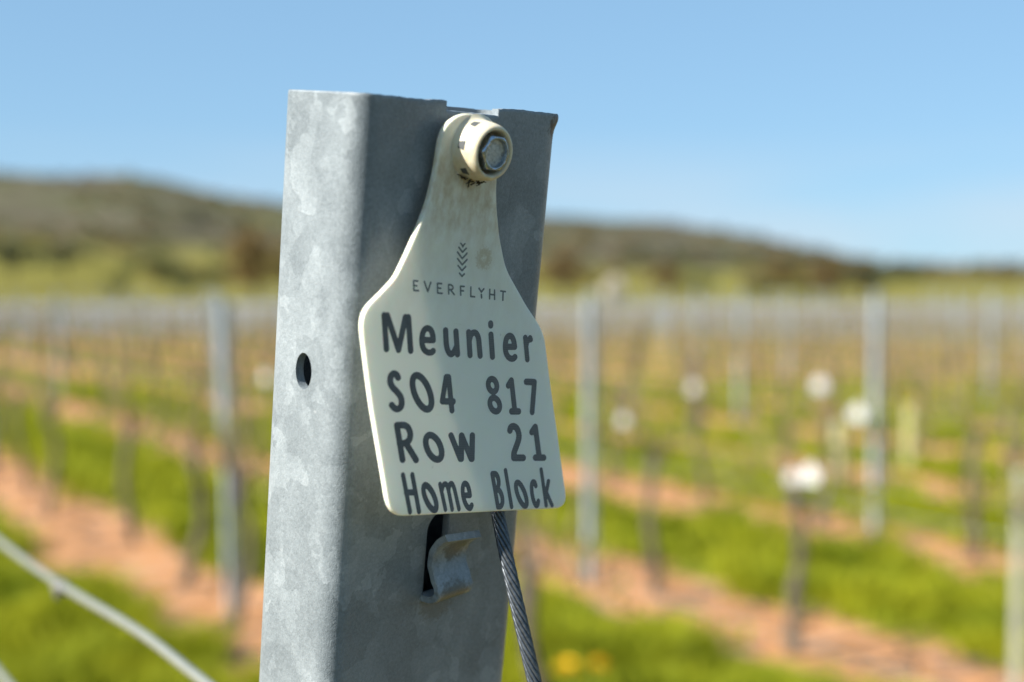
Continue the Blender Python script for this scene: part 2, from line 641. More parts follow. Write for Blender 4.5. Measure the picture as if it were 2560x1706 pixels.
hr = [150, 160, 180, 210, 250, 300, 360, 420, 500, 600, 700, 800, 900, 1000, 1100, 1200, 1300, 1380, 1450, 1520, 1650, 1900, 2300, 2900]
ha = np.radians(np.linspace(-60, 60, 241))
hv, hf = [], []
for r in hr:
    for a in ha:
        hv.append((r * math.sin(a), r * math.cos(a), hill_z(r, a)))
m_ = len(ha)
for i in range(len(hr) - 1):
    for k in range(m_ - 1):
        a = i * m_ + k
        hf.append((a, a + 1, a + 1 + m_, a + m_))
tag(mesh_obj("hills", hv, hf, mat_hills(), smooth=True), "low scrubby olive and brown hills across the valley", kind="structure")


# ------------------------------------------------------------------ the steel end post
def ray_plane(x, y, pt, nrm):
    r = ray(x, y)
    return CAM + r * ((pt - CAM).dot(nrm) / r.dot(nrm))


# local post frame: x = E, y = -N (into the post), z = P ; local origin on the ground
z_up = P[2]
L0 = FACE0[2] / z_up
POST_O = FACE0 - P * L0
EL, ER, SD = -0.0362, 0.0385, 0.0335          # left and right side of the section, depth
RC, WT = 0.0062, 0.0026                       # corner radius, wall
DV = -N


def to_post(w):
    q = np.asarray(w) - POST_O
    return np.array([q.dot(E), q.dot(DV), q.dot(P)])


def face_pt(x, y):
    return to_post(ray_plane(x, y, FACE0, N))


def side_pt(x, y):
    return to_post(ray_plane(x, y, POST_O + E * EL, E))


a1, a2 = face_pt(905, 232), face_pt(1385, 284)
a3 = side_pt(735, 224)
A = np.array([[a1[0], a1[1], 1], [a2[0], a2[1], 1], [a3[0], a3[1], 1]])
TOPC = np.linalg.solve(A, np.array([a1[2], a2[2], a3[2]]))


def top_z(e, d):
    return TOPC[0] * e + TOPC[1] * d + TOPC[2]


nt1, nt2 = face_pt(1117, 262), face_pt(1247, 284)
NOTCH = (nt1[0], nt2[0])
notch_d = [face_pt(1120, 277), face_pt(1243, 290)]


def section(inset):
    """closed list of (e, d) points of the rounded tube wall, dense on the front"""
    e0, e1, d0, d1 = EL + inset, ER - inset, inset, SD - inset
    r = max(RC - inset, 0.0012)
    pts = []
    fr = list(np.linspace(EL + RC, ER - RC, 50))
    for q in NOTCH:
        fr += [q - 1e-5, q + 1e-5]
    for f in sorted(fr):
        pts.append((f, d0, 1))
    for k in range(1, 10):
        a = -math.pi / 2 + math.pi / 2 * k / 10
        pts.append((e1 - r + r * math.cos(a), d0 + r + r * math.sin(a), 0))
    for f in np.linspace(SD * 0.3, SD * 0.7, 5):
        pts.append((e1, f, 0))
    for k in range(0, 11):
        a = math.pi / 2 * k / 10
        pts.append((e1 - r + r * math.cos(a), d1 - r + r * math.sin(a), 0))
    for f in np.linspace(ER - RC - 0.004, EL + RC + 0.004, 14):
        pts.append((f, d1, 0))
    for k in range(0, 11):
        a = math.pi / 2 + math.pi / 2 * k / 10
        pts.append((e0 + r + r * math.cos(a), d1 - r + r * math.sin(a), 0))
    for f in np.linspace(SD * 0.7, SD * 0.3, 5):
        pts.append((e0, f, 0))
    for k in range(0, 10):
        a = math.pi + math.pi / 2 * k / 10
        pts.append((e0 + r + r * math.cos(a), d0 + r + r * math.sin(a), 0))
    return pts


def post_top(e, d, front):
    z = top_z(e, d)
    z += 0.00012 * math.sin(e * 500) * math.sin(e * 1300 + 1) + 0.00003 * math.sin(e * 5200)
    if front and NOTCH[0] < e < NOTCH[1]:
        f = (e - NOTCH[0]) / (NOTCH[1] - NOTCH[0])
        z = (notch_d[0][2] * (1 - f) + notch_d[1][2] * f) + 0.00006 * math.sin(e * 1900)
    elif front and NOTCH[1] <= e < NOTCH[1] + 0.0045:
        z -= 0.0009 * (1 - (e - NOTCH[1]) / 0.0045) * (1 + 0.5 * math.sin(e * 6000))
    elif front and NOTCH[0] - 0.006 < e <= NOTCH[0]:
        z += 0.0003
    return z


def build_post():
    outer, inner = section(0), section(WT)
    n = len(outer)
    lev = [None, 0.03, 0.012, 0.008, 0.006, 0.0045, 0.0032, 0.002, 0.001, 0.0004, 0.0]
    V, Fc = [], []

    def ringv(sec, drop, isout):
        for (e, d, fr) in sec:
            zt = post_top(e, d, fr)
            if drop is None:
                V.append((e, d, 0.0 if isout else 0.0))
                continue
            z = zt - drop
            oe, od = e, d
            if isout:
                # hammered lip at the right-hand corner
                g = math.exp(-(((e - ER + 0.001) / 0.0045) ** 2 + ((d - 0.002) / 0.006) ** 2))
                bz = math.exp(-((drop - 0.0014) / 0.0026) ** 2)
                oe += 0.0009 * g * bz
                od -= 0.0008 * g * bz
                if drop < 0.0005:          # slightly rounded cut edge
                    c = unit((e - (EL + ER) / 2, d - SD / 2))
                    k = 0.0004 - drop
                    oe -= c[0] * k * 0.7
                    od += (0.5 * k if fr else 0)
            V.append((oe, od, z))

    for dr in lev:
        ringv(outer, dr, True)
    for dr in reversed(lev):
        ringv(inner, dr, False)
    R = len(lev) * 2
    for i in range(R - 1):
        for k in range(n):
            k2 = (k + 1) % n
            Fc.append((i * n + k, i * n + k2, (i + 1) * n + k2, (i + 1) * n + k))
    return V, Fc


hook_o = face_pt(1052, 1496)                   # foot of the lanced wire hook
h_hole = side_pt(759, 928)
stains = [
    (ER - 0.0005, 0.001, top_z(ER, 0) - 0.0035, 0.0055, (0.055, 0.044, 0.038), 0.9),
    (hook_o[0] + 0.006, -0.001, hook_o[2] - 0.002, 0.0075, (0.075, 0.074, 0.062), 0.55),
    (hook_o[0] - 0.004, 0, hook_o[2] + 0.004, 0.006, (0.10, 0.12, 0.13), 0.4),
]
M_POST = galvanised("galvanised_post", 1.0, stains)
post = empty("end_post", frame(E, DV, P, POST_O))
tag(post, "large sharply focused galvanised steel end post carrying the cream name tag", "post")
pv, pf = build_post()
body = mesh_obj("post_body", pv, pf, M_POST, post)
bm = bmesh.new()
bm.from_mesh(body.data)
bmesh.ops.recalc_face_normals(bm, faces=bm.faces)
bm.to_mesh(body.data)
bm.free()


def cutter(V, Fc):
    me = bpy.data.meshes.new("cutter")
    me.from_pydata([tuple(map(float, v)) for v in V], [], Fc)
    bm = bmesh.new()
    bm.from_mesh(me)
    bmesh.ops.recalc_face_normals(bm, faces=bm.faces)
    bm.to_mesh(me)
    bm.free()
    o = bpy.data.objects.new("cutter", me)
    COL.objects.link(o)
    o.parent = post
    return o


def prism(outline, axis, a, b):
    n = len(outline)
    V = []
    for c in (a, b):
        for (p, q) in outline:
            V.append((c, p, q) if axis == 0 else (p, c, q))
    Fc = [tuple(range(n)), tuple(range(n, 2 * n))[::-1]]
    for k in range(n):
        k2 = (k + 1) % n
        Fc.append((k, k2, k2 + n, k + n))
    return V, Fc


hole = [(h_hole[1] + 0.0034 * math.cos(t), h_hole[2] + 0.005 * math.sin(t)) for t in np.linspace(0, 2 * math.pi, 33)[:-1]]
HOOK_W, HOOK_H = 0.0134, 0.0205
hx0 = hook_o[0]
slot = []
sx0, sx1, sz0, sz1 = hx0 + 0.0005, hx0 + HOOK_W - 0.0045, hook_o[2] + 0.0002, hook_o[2] + HOOK_H + 0.0048
for (cx, cz, a0, rr_) in ((sx1 - 0.0025, sz1 - 0.0025, 0, 0.0025), (sx0 + 0.0052, sz1 - 0.0052, 90, 0.0052)):
    for k in range(9):
        t = math.radians(a0 + 90 * k / 8)
        slot.append((cx + rr_ * math.cos(t), cz + rr_ * math.sin(t)))
slot += [(sx0, sz0), (sx1, sz0)]
cuts = [cutter(*prism(hole, 0, EL - 0.01, EL + 0.008)), cutter(*prism(slot, 1, -0.01, 0.008))]
bpy.context.view_layer.update()
for c in cuts:
    md = body.modifiers.new("cut", 'BOOLEAN')
    md.operation = 'DIFFERENCE'
    md.solver = 'EXACT'
    md.object = c
dg = bpy.context.evaluated_depsgraph_get()
new = bpy.data.meshes.new_from_object(body.evaluated_get(dg))
body.modifiers.clear()
body.data = new
new.name = "post_body"
for c in cuts:
    bpy.data.objects.remove(c)
new.polygons.foreach_set("use_smooth", [True] * len(new.polygons))
new.set_sharp_from_angle(angle=math.radians(32))

# the hook: a tongue lanced out of the face, bulging, waisted, then flaring open at the top
prof = [(-0.0012, 0.0012), (-0.0010, -0.0006), (-0.0008, -0.0032), (0.0004, -0.0058), (0.0024, -0.0074), (0.0046, -0.0074), (0.0068, -0.0060),
        (0.0092, -0.0044), (0.0116, -0.0036), (0.0140, -0.0038), (0.0164, -0.0048), (0.0186, -0.0066), (0.0204, -0.0090)]
# smooth it
pp = np.array(prof)
tt = np.linspace(0, len(pp) - 1, 40)
pp = np.stack([np.interp(tt, range(len(pp)), pp[:, k]) for k in (0, 1)], 1)
for _ in range(3):
    pp[1:-1] = 0.25 * pp[:-2] + 0.5 * pp[1:-1] + 0.25 * pp[2:]
HT = 0.0021
hvv, hff = [], []
for i, (z, y) in enumerate(pp):
    t = pp[min(i + 1, len(pp) - 1)] - pp[max(i - 1, 0)]
    t = t / np.linalg.norm(t)
    nz, ny = t[1], -t[0]                       # outward (towards -y)
    if ny > 0:
        nz, ny = -nz, -ny
    wob = 0.00012 * math.sin(i * 1.3)
    for (x, off) in ((0.0, 0.0003), (0.0003, 0), (HOOK_W - 0.0003, 0), (HOOK_W, 0.0003), (HOOK_W, HT), (0.0, HT)):
        hvv.append((hx0 + x + wob * (1 if x > 0.005 else -1), y - ny * off, hook_o[2] + z - nz * off - 0.0016 * (x / HOOK_W) * max(0, (z - 0.010) / 0.0106)))
for i in range(len(pp) - 1):
    for k in range(6):
        k2 = (k + 1) % 6
        hff.append((i * 6 + k, i * 6 + k2, i * 6 + 6 + k2, i * 6 + 6 + k))
hff += [(0, 1, 2, 3, 4, 5), tuple(range(len(pp) * 6 - 6, len(pp) * 6))]
hs = [(hx0 + 0.006, -0.007, hook_o[2] + 0.001, 0.0065, (0.078, 0.074, 0.058), 0.7),
      (hx0 + 0.007, -0.006, hook_o[2] + 0.0155, 0.0050, (0.066, 0.064, 0.052), 0.7)]
hook = mesh_obj("wire_hook", hvv, hff, galvanised("galvanised_hook", 1.0, hs), post)
bm = bmesh.new()
bm.from_mesh(hook.data)
bmesh.ops.recalc_face_normals(bm, faces=bm.faces)
bm.to_mesh(hook.data)
bm.free()
hook.data.polygons.foreach_set("use_smooth", [True] * len(hook.data.polygons))
hook.data.set_sharp_from_angle(angle=math.radians(40))

# ------------------------------------------------------------------ the tag
TAG_T = 0.0019
TA = math.tan(math.radians(2.5))
TB = (math.tan(math.radians(13.5)) - TA) / (2 * 0.098)


def th_(q):
    """stand-off of the bent tag at distance q below the bolt"""
    return TA * q + TB * q * q if q > 0 else TA * q * 0.5


def tag_uv(x, y):
    """photo point to (u, v) on the bent front surface of the tag; v is up"""
    r = ray(x, y)
    z = 0.376
    for _ in range(60):
        d = CAM + r * z - BOSS
        f = d.dot(TN) - th_(-d.dot(TV)) - TAG_T
        z -= f / r.dot(TN) * 0.8
    d = CAM + r * z - BOSS
    return d.dot(U), d.dot(TV)


# local tag frame: x = U, y = -TN, z = TV
TAGM = frame(U, -TN, TV, BOSS)
tagr = empty("name_tag", TAGM)
tag(tagr, "cream plastic name tag lettered Row 21 bolted to the steel post", "tag")

left = [(1103, 348), (1096, 393), (1089, 438), (1072, 507), (1049, 569), (1023, 628), (1007, 662), (990, 697), (955, 735), (930, 759), (917, 774),
        (908, 796), (906, 822), (912, 874), (929, 1008), (951, 1139), (964, 1217), (970, 1256), (978, 1278), (990, 1290), (1003, 1295)]
topp = [(1112, 322), (1126, 305), (1146, 291), (1167, 285), (1189, 286), (1208, 291), (1226, 302), (1240, 318)]
right = [(1250, 342), (1254, 380), (1249, 410), (1243.5, 442), (1242, 480), (1243.3, 524), (1249.5, 593), (1263, 662), (1273, 688), (1295, 727), (1316.5, 766),
         (1342.5, 805), (1352, 821), (1359, 838), (1364, 857), (1377, 965), (1394.5, 1087), (1416, 1243), (1415, 1258), (1410, 1268), (1399, 1275)]
outl = left[::-1] + topp + right
poly = np.array([tag_uv(*p) for p in outl])    # open at the bottom edge, closed implicitly


def smooth_poly(p, n):
    # resample by arc length with light smoothing
    q = np.vstack([p, p[:1]])
    s = np.concatenate([[0], np.cumsum(np.linalg.norm(np.diff(q, axis=0), axis=1))])
    t = np.linspace(0, s[-1], n + 1)[:-1]
    r = np.stack([np.interp(t, s, q[:, k]) for k in (0, 1)], 1)
    for _ in range(4):
        r = 0.25 * np.roll(r, 1, 0) + 0.5 * r + 0.25 * np.roll(r, -1, 0)
    return r


poly = smooth_poly(poly, 420)
if np.sum(poly[:, 0] * np.roll(poly[:, 1], -1) - np.roll(poly[:, 0], -1) * poly[:, 1]) < 0:
    poly = poly[::-1]


def inset(p, d):
    t = np.roll(p, -1, 0) - np.roll(p, 1, 0)
    t /= np.linalg.norm(t, axis=1)[:, None]
    return p + d * np.stack([-t[:, 1], t[:, 0]], 1)


def tag_pt(u, v, lift=0.0):
    q = -v
    h = th_(q)
    sl_ = (TA + 2 * TB * q) if q > 0 else TA * 0.5
    n = unit((0, -1, 0 + sl_))                 # surface normal in (x, y, z): towards -y, tilted up
    return np.array([u, -h, v]) + n * lift


from mathutils.geometry import delaunay_2d_cdt


def sheet(outline, lift, flip):
    lo, hi = outline.min(0), outline.max(0)
    pts = [Vector(map(float, p)) for p in outline]
    n0 = len(pts)
    step = 0.0025
    g = inset(outline, 0.0012)
    for v in np.arange(lo[1], hi[1], step):
        xs = []
        for i in range(len(g)):
            a, b = g[i], g[(i + 1) % len(g)]
            if (a[1] - v) * (b[1] - v) < 0:
                xs.append(a[0] + (v - a[1]) / (b[1] - a[1]) * (b[0] - a[0]))
        xs.sort()
        for k in range(0, len(xs) - 1, 2):
            for u in np.arange(xs[k] + 0.0008, xs[k + 1] - 0.0006, step):
                pts.append(Vector((float(u), float(v))))
    edges = [(i, (i + 1) % n0) for i in range(n0)]
    vv, _, ff_, *_r = delaunay_2d_cdt(pts, edges, [], 1, 1e-7)
    V = [tag_pt(p[0], p[1], lift) for p in vv]
    return V, [tuple(f)[::-1] if flip else tuple(f) for f in ff_], n0


vf, fcf, n0 = sheet(inset(poly, 0.0005), TAG_T, False)
vb, fcb, _ = sheet(inset(poly, 0.0005), 0.0, True)
V = list(vf)
Fc = list(fcf)
o1 = len(V)
V += list(vb)
Fc += [tuple(i + o1 for i in f) for f in fcb]
rings = [inset(poly, 0.0005)]
prev_f = list(range(n0))
loops = []
for (ins, lift) in ((0.00025, TAG_T - 0.00008), (0.00008, TAG_T - 0.00025), (0.0, TAG_T - 0.0005), (0.0, 0.0005), (0.00008, 0.00025), (0.00025, 0.00008)):
    st = len(V)
    pr = inset(poly, ins)
    V += [tag_pt(p[0], p[1], lift) for p in pr]
    loops.append(list(range(st, st + n0)))
seq = [prev_f] + loops + [[o1 + i for i in range(n0)]]
for a, b in zip(seq[:-1], seq[1:]):
    for k in range(n0):
        k2 = (k + 1) % n0
        Fc.append((a[k], b[k], b[k2], a[k2]))
plate = mesh_obj("tag_plate", V, Fc, M_TAG, tagr, smooth=True)
bm = bmesh.new()
bm.from_mesh(plate.data)
bmesh.ops.recalc_face_normals(bm, faces=bm.faces)
bm.to_mesh(plate.data)
bm.free()


# --- lettering: every character is a set of pen strokes, outlined on a fine grid
def arc(cx, cy, a, b, skew=0.0, n=28):
    return [(cx + a * math.cos(t) + skew * b * math.sin(t), cy + b * math.sin(t)) for t in np.linspace(0, 2 * math.pi, n + 1)]


def curve(pts, n=8):
    """Catmull-Rom through the points"""
    p = [np.array(q, float) for q in pts]
    p = [2 * p[0] - p[1]] + p + [2 * p[-1] - p[-2]]
    out = []
    for i in range(1, len(p) - 2):
        for k in range(n):
            t = k / n
            a, b, c, d = p[i - 1], p[i], p[i + 1], p[i + 2]
            out.append(tuple(0.5 * ((2 * b) + (c - a) * t + (2 * a - 5 * b + 4 * c - d) * t * t + (-a + 3 * b - 3 * c + d) * t ** 3)))
    out.append(tuple(p[-2]))
    return out


def glyph(strokes, hx, hy, origin, scale, step):
    """strokes in enlarged-photo units -> polygons in photo pixels (a single flat layer)"""
    ky = hx / hy
    allp = np.array([q for s_ in strokes for q in s_], float)
    lo = allp.min(0) - (hx * 1.3, hy * 1.3)
    hi = allp.max(0) + (hx * 1.3, hy * 1.3)
    xs = np.arange(lo[0], hi[0] + step, step)
    ys = np.arange(lo[1], hi[1] + step, step)
    X, Y = np.meshgrid(xs, ys)
    D = np.full(X.shape, 1e9)
    for s_ in strokes:
        q = np.array(s_, float)
        for a, b in zip(q[:-1], q[1:]):
            ax, ay, bx, by = a[0], a[1] * ky, b[0], b[1] * ky
            dx, dy = bx - ax, by - ay
            L2 = dx * dx + dy * dy + 1e-12
            t = np.clip(((X - ax) * dx + (Y * ky - ay) * dy) / L2, 0, 1)
            D = np.minimum(D, np.hypot(X - ax - t * dx, Y * ky - ay - t * dy))
    D -= hx
    V, Fc, cache = [], [], {}

    def vid(key, p):
        if key not in cache:
            cache[key] = len(V)
            V.append((origin[0] + p[0] / scale, origin[1] + p[1] / scale))
        return cache[key]

    ny, nx = D.shape
    for j in range(ny - 1):
        for i in range(nx - 1):
            c = [(j, i), (j, i + 1), (j + 1, i + 1), (j + 1, i)]
            d = [D[q] for q in c]
            if min(d) >= 0:
                continue
            f = []
            for k in range(4):
                k2 = (k + 1) % 4
                if d[k] < 0:
                    f.append(vid(c[k], (xs[c[k][1]], ys[c[k][0]])))
                if (d[k] < 0) != (d[k2] < 0):
                    t = d[k] / (d[k] - d[k2])
                    pa = np.array((xs[c[k][1]], ys[c[k][0]]))
                    pb = np.array((xs[c[k2][1]], ys[c[k2][0]]))
                    f.append(vid(tuple(sorted((c[k], c[k2]))), pa + t * (pb - pa)))
            if len(f) >= 3:
                Fc.append(tuple(f))
    return V, Fc


def letter_line(name, glyphs, origin, scale, mat, step, lift=0.00003):
    VV, FF = [], []
    for (strokes, hx, hy) in glyphs:
        v, f = glyph(strokes, hx, hy, origin, scale, step)
        o = len(VV)
        VV += [tag_pt(*tag_uv(*p), TAG_T + lift) for p in v]
        FF += [tuple(i + o for i in q)[::-1] for q in f]
    return mesh_obj(name, VV, FF, mat, tagr)


C = curve
K = 2353 / 440
letter_line("lettering", [
    ([[(212, 168), (243, 618)], [(255, 170), (405, 628), (497, 195)], [(537, 195), (567, 640)]], 37, 46),
    ([C([(735, 495), (800, 499), (868, 500)]), C([(868, 500), (862, 430), (835, 362), (785, 340), (740, 380), (718, 470), (722, 560), (750, 630), (800, 664), (845, 664), (868, 645)])], 36, 42),
    ([C([(1035, 368), (1040, 480), (1050, 590), (1075, 660), (1110, 688), (1150, 650), (1180, 585)]), [(1173, 383), (1193, 690)]], 35, 42),
    ([[(1342, 393), (1361, 700)], C([(1352, 500), (1375, 425), (1415, 397), (1450, 415), (1475, 480), (1485, 580), (1496, 708)])], 34, 42),
    ([[(1637, 275), (1638, 302)], [(1641, 425), (1661, 722)]], 34, 42),
    ([C([(1845, 585), (1900, 588), (1958, 588)]), C([(1958, 588), (1948, 520), (1925, 460), (1888, 440), (1850, 475), (1833, 560), (1838, 650), (1865, 715), (1905, 745), (1940, 745), (1962, 725)])], 33, 42),
    ([[(2100, 465), (2127, 757)], C([(2112, 570), (2130, 510), (2168, 480)]), [(2165, 470), (2172, 490)]], 30, 40),
], (920, 760), K, M_INK, 9.0)
letter_line("lettering", [
    ([C([(292, 200), (270, 162), (230, 148), (195, 185), (187, 255), (215, 325), (275, 390), (325, 460), (340, 540), (322, 600), (280, 622), (240, 607), (208, 570)])], 40, 45),
    ([arc(611, 398, 106, 228, 0.31)], 39, 47),
    ([[(948, 195), (968, 195), (1012, 638)], [(935, 195), (882, 515)], [(884, 518), (1030, 520)]], 33, 44),
    ([arc(1555, 303, 57, 86, 0.12), arc(1585, 562, 64, 92, 0.18)], 32, 42),
    ([C([(1765, 305), (1790, 262), (1806, 238)]), [(1808, 240), (1852, 640)], [(1808, 652), (1905, 652)]], 32, 44),
    ([[(2005, 255), (2115, 260), (2084, 660)]], 32, 44),
], (940, 910), K, M_INK, 9.0)
letter_line("lettering", [
    ([[(168, 145), (244, 605)], C([(172, 145), (265, 145), (320, 180), (347, 262), (330, 345), (270, 385), (205, 385)]), [(290, 385), (424, 608)]], 39, 46),
    ([arc(661, 440, 95, 164, 0.30)], 38, 46),
    ([[(893, 280), (1017, 595)], [(1033, 282), (1030, 595)], [(1036, 282), (1162, 595)], [(1178, 280), (1172, 595)]], 36, 42),
    ([C([(1680, 212), (1692, 172), (1730, 158), (1772, 185), (1798, 255), (1797, 330), (1768, 420), (1737, 510), (1733, 580)]), [(1735, 580), (1858, 580)]], 36, 46),
    ([C([(1973, 235), (2000, 190), (2018, 165)]), [(2020, 167), (2072, 570)], [(2020, 577), (2132, 577)]], 34, 44),
], (960, 1040), K, M_INK, 9.0)
letter_line("lettering", [
    ([[(197, 228), (290, 715)], [(322, 225), (411, 710)], [(235, 458), (365, 455)]], 28, 42),
    ([arc(557, 527, 64, 166, 0.36)], 30, 46),
    ([[(692, 350), (764, 682)], C([(715, 430), (740, 355), (775, 350), (800, 410), (825, 530), (854, 680)]), C([(805, 425), (825, 350), (855, 345), (882, 405), (912, 530), (944, 675)])], 24, 38),
    ([[(1010, 497), (1092, 494)], C([(1092, 494), (1080, 420), (1055, 355), (1020, 338), (998, 380), (997, 470), (1018, 570), (1055, 645), (1095, 668), (1116, 630)])], 26, 40),
    ([[(1390, 208), (1466, 645)], C([(1392, 208), (1440, 212), (1470, 270), (1477, 345), (1455, 405), (1425, 410)]), C([(1428, 412), (1485, 430), (1520, 505), (1527, 590), (1505, 640), (1466, 647)])], 25, 40),
    ([[(1567, 160), (1649, 650)]], 23, 32),
    ([arc(1779, 480, 52, 160, 0.32)], 26, 38),
    ([C([(1972, 365), (1955, 320), (1930, 318), (1916, 370), (1922, 470), (1945, 570), (1975, 630), (1998, 620), (2006, 572)])], 24, 36),
    ([[(2044, 148), (2112, 630)], [(2142, 302), (2108, 482)], [(2115, 455), (2190, 628)]], 22, 30),
], (970, 1150), K, M_INK, 8.0)
K2 = 2353 / 300
letter_line("brand_lettering", [
    ([[(345, 905), (262, 895), (268, 1088), (360, 1095)], [(265, 990), (325, 998)]], 14, 17),
    ([[(472, 912), (540, 1110), (600, 928)]], 15, 18),
    ([[(812, 955), (730, 948), (734, 1138), (822, 1146)], [(732, 1040), (795, 1046)]], 14, 17),
    ([[(948, 972), (952, 1155)], C([(950, 975), (1000, 980), (1035, 1020), (1022, 1065), (965, 1075)]), [(990, 1078), (1060, 1170)]], 14, 17),
    ([[(1255, 1010), (1182, 1003), (1187, 1180)], [(1185, 1090), (1240, 1096)]], 14, 17),
    ([[(1386, 1020), (1383, 1205), (1460, 1212)]], 14, 17),
    ([[(1545, 1045), (1592, 1118), (1640, 1055)], [(1592, 1165), (1595, 1230)]], 15, 18),
    ([[(1758, 1065), (1752, 1250)], [(1850, 1080), (1850, 1262)], [(1758, 1165), (1848, 1172)]], 14, 17),
    ([[(1970, 1098), (2062, 1110)], [(2018, 1108), (2012, 1280)]], 14, 17),
], (1000, 590), K2, M_INK2, 7.0)
letter_line("leaf_emblem", [
    ([[(1187, 160), (1228, 208), (1270, 168)], [(1210, 190), (1228, 230), (1248, 190)]], 13, 16),
    ([[(1150, 238), (1222, 335), (1295, 258)]], 14, 18),
    ([[(1125, 333), (1217, 462), (1310, 355)]], 14, 18),
    ([[(1125, 462), (1217, 582), (1310, 480)]], 14, 18),
    ([[(1135, 598), (1212, 698), (1285, 615)]], 14, 18),
    ([[(1162, 748), (1212, 810), (1258, 762)]], 14, 18),
], (1000, 590), K2, M_INK2, 7.0)


# --- the boss that the bolt sits in: a hollow moulded collar with three little windows
def lathe(prof, seg=64):
    V, Fc = [], []
    for (r, h) in prof:
        for k in range(seg):
            a = 2 * math.pi * k / seg
            V.append((r * math.cos(a), -h, r * math.sin(a)))
    for i in range(len(prof) - 1):
        for k in range(seg):
            k2 = (k + 1) % seg
            Fc.append((i * seg + k, i * seg + k2, (i + 1) * seg + k2, (i + 1) * seg + k))
    return V, Fc


BT = TAG_T
boss_prof = [(0.0093, BT - 0.0003), (0.0087, BT + 0.0002), (0.0082, BT + 0.0007), (0.00797, BT + 0.0014), (0.0079, BT + 0.0026), (0.00778, BT + 0.0040), (0.00755, BT + 0.0055),
             (0.0073, BT + 0.0064), (0.0069, BT + 0.0071), (0.0065, BT + 0.0073), (0.0061, BT + 0.0072), (0.0058, BT + 0.0067), (0.0057, BT + 0.0055), (0.00565, BT + 0.003), (0.0056, BT + 0.0007), (0.0, BT + 0.0006)]
boss = mesh_obj("boss", *lathe(boss_prof), M_BOSS, tagr, smooth=True)
M_SLOT = plain("slot_shadow_grey", (0.055, 0.06, 0.062), 0.8, 0, 0.3, 700)  # collar windows are dark patches, the shade inside put into their colour
for a in (126, 178, 232, 300, 20, 70):
    slv, slf = [], []
    for j in range(7):
        f = j / 6 * 2 - 1
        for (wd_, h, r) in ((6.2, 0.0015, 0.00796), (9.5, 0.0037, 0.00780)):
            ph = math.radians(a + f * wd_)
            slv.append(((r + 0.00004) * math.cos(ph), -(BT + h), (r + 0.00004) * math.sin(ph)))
    for j in range(6):
        slf.append((j * 2, j * 2 + 1, j * 2 + 3, j * 2 + 2))
    mesh_obj("slot", slv, slf, M_SLOT, boss)
# dried dirt caught under the collar
dv, df = [], []
for k in range(26):
    a = math.radians(random.uniform(243, 300))
    r = 0.0080 + random.uniform(-0.0002, 0.0011)
    c = np.array((r * math.cos(a), -(BT + random.uniform(0.0004, 0.003)), r * math.sin(a)))
    p1 = c + rng.normal(0, 0.0005, 3)
    p2 = p1 + rng.normal(0, 0.0006, 3)
    v, f = tube([c, p1, p2], [0.00016, 0.00022, 0.0001], 5)
    o = len(dv)
    dv += v
    df += [tuple(i + o for i in q) for q in f]
tag(mesh_obj("dirt", dv, df, plain("dry_dirt", (0.035, 0.03, 0.018), 0.95), tagr), kind="stuff")

# --- the bolt: its own thing, hexagon head with a dished top inside the collar
boltr = empty("hex_bolt", TAGM)
tag(boltr, "grey hexagon bolt head in the round collar of the cream tag", "bolt")
HEXR = 0.0052
hexv, hexf = [], []
rot = 0.06
NS = 48


def hexr(a, R):
    k = (a - rot) % (math.pi / 3) - math.pi / 6
    return R * math.cos(math.pi / 6) / math.cos(k)


hp = [(1.0, 0.0009, 1), (1.0, 0.0071, 1), (0.985, 0.0076, 0.9), (0.94, 0.0080, 0.55), (0.88, 0.0081, 0.2), (0.81, 0.0080, 0.0), (0.77, 0.0075, 0.0), (0.745, 0.0070, 0.0)]
for (sc, h, hx) in hp:
    for k in range(NS):
        a = 2 * math.pi * k / NS
        r = sc * (hx * hexr(a, HEXR) + (1 - hx) * HEXR * 0.90)
        hexv.append((r * math.cos(a), -(BT + h), r * math.sin(a)))
for i in range(len(hp) - 1):
    for k in range(NS):
        k2 = (k + 1) % NS
        hexf.append((i * NS + k, i * NS + k2, i * NS + NS + k2, i * NS + NS + k))
ho = mesh_obj("bolt_head", hexv, hexf, M_BOLT, boltr, smooth=True)
ho.data.set_sharp_from_angle(angle=math.radians(38))
dpr = HEXR * 0.90 * 0.745
dp = [(dpr, 0.0070), (dpr * 0.85, 0.00695), (dpr * 0.6, 0.0071), (dpr * 0.3, 0.0072)]
dvv, dff = lathe(dp, 40)
dvv.append((0, -0.00722, 0))
dvv = [(x, y - BT, z) for (x, y, z) in dvv]
c_ = len(dvv) - 1
dff += [(3 * 40 + k, 3 * 40 + (k + 1) % 40, c_) for k in range(40)]
mesh_obj("head_face", dvv, dff, M_BOLTF, boltr, smooth=True)
wv, wf = lathe([(0.0055, BT + 0.0008), (0.0055, BT + 0.0012), (0.0058, BT + 0.0014), (0.0040, BT + 0.0014)], 40)
mesh_obj("washer", wv, wf, M_SOCKET_SHADE, boltr, smooth=True)  # washer coloured near black to paint the shade down in the socket


# ------------------------------------------------------------------ the twisted wire rope that ties the post back to its anchor
def at_depth(x, y, d):
    return CAM + ray(x, y) * d


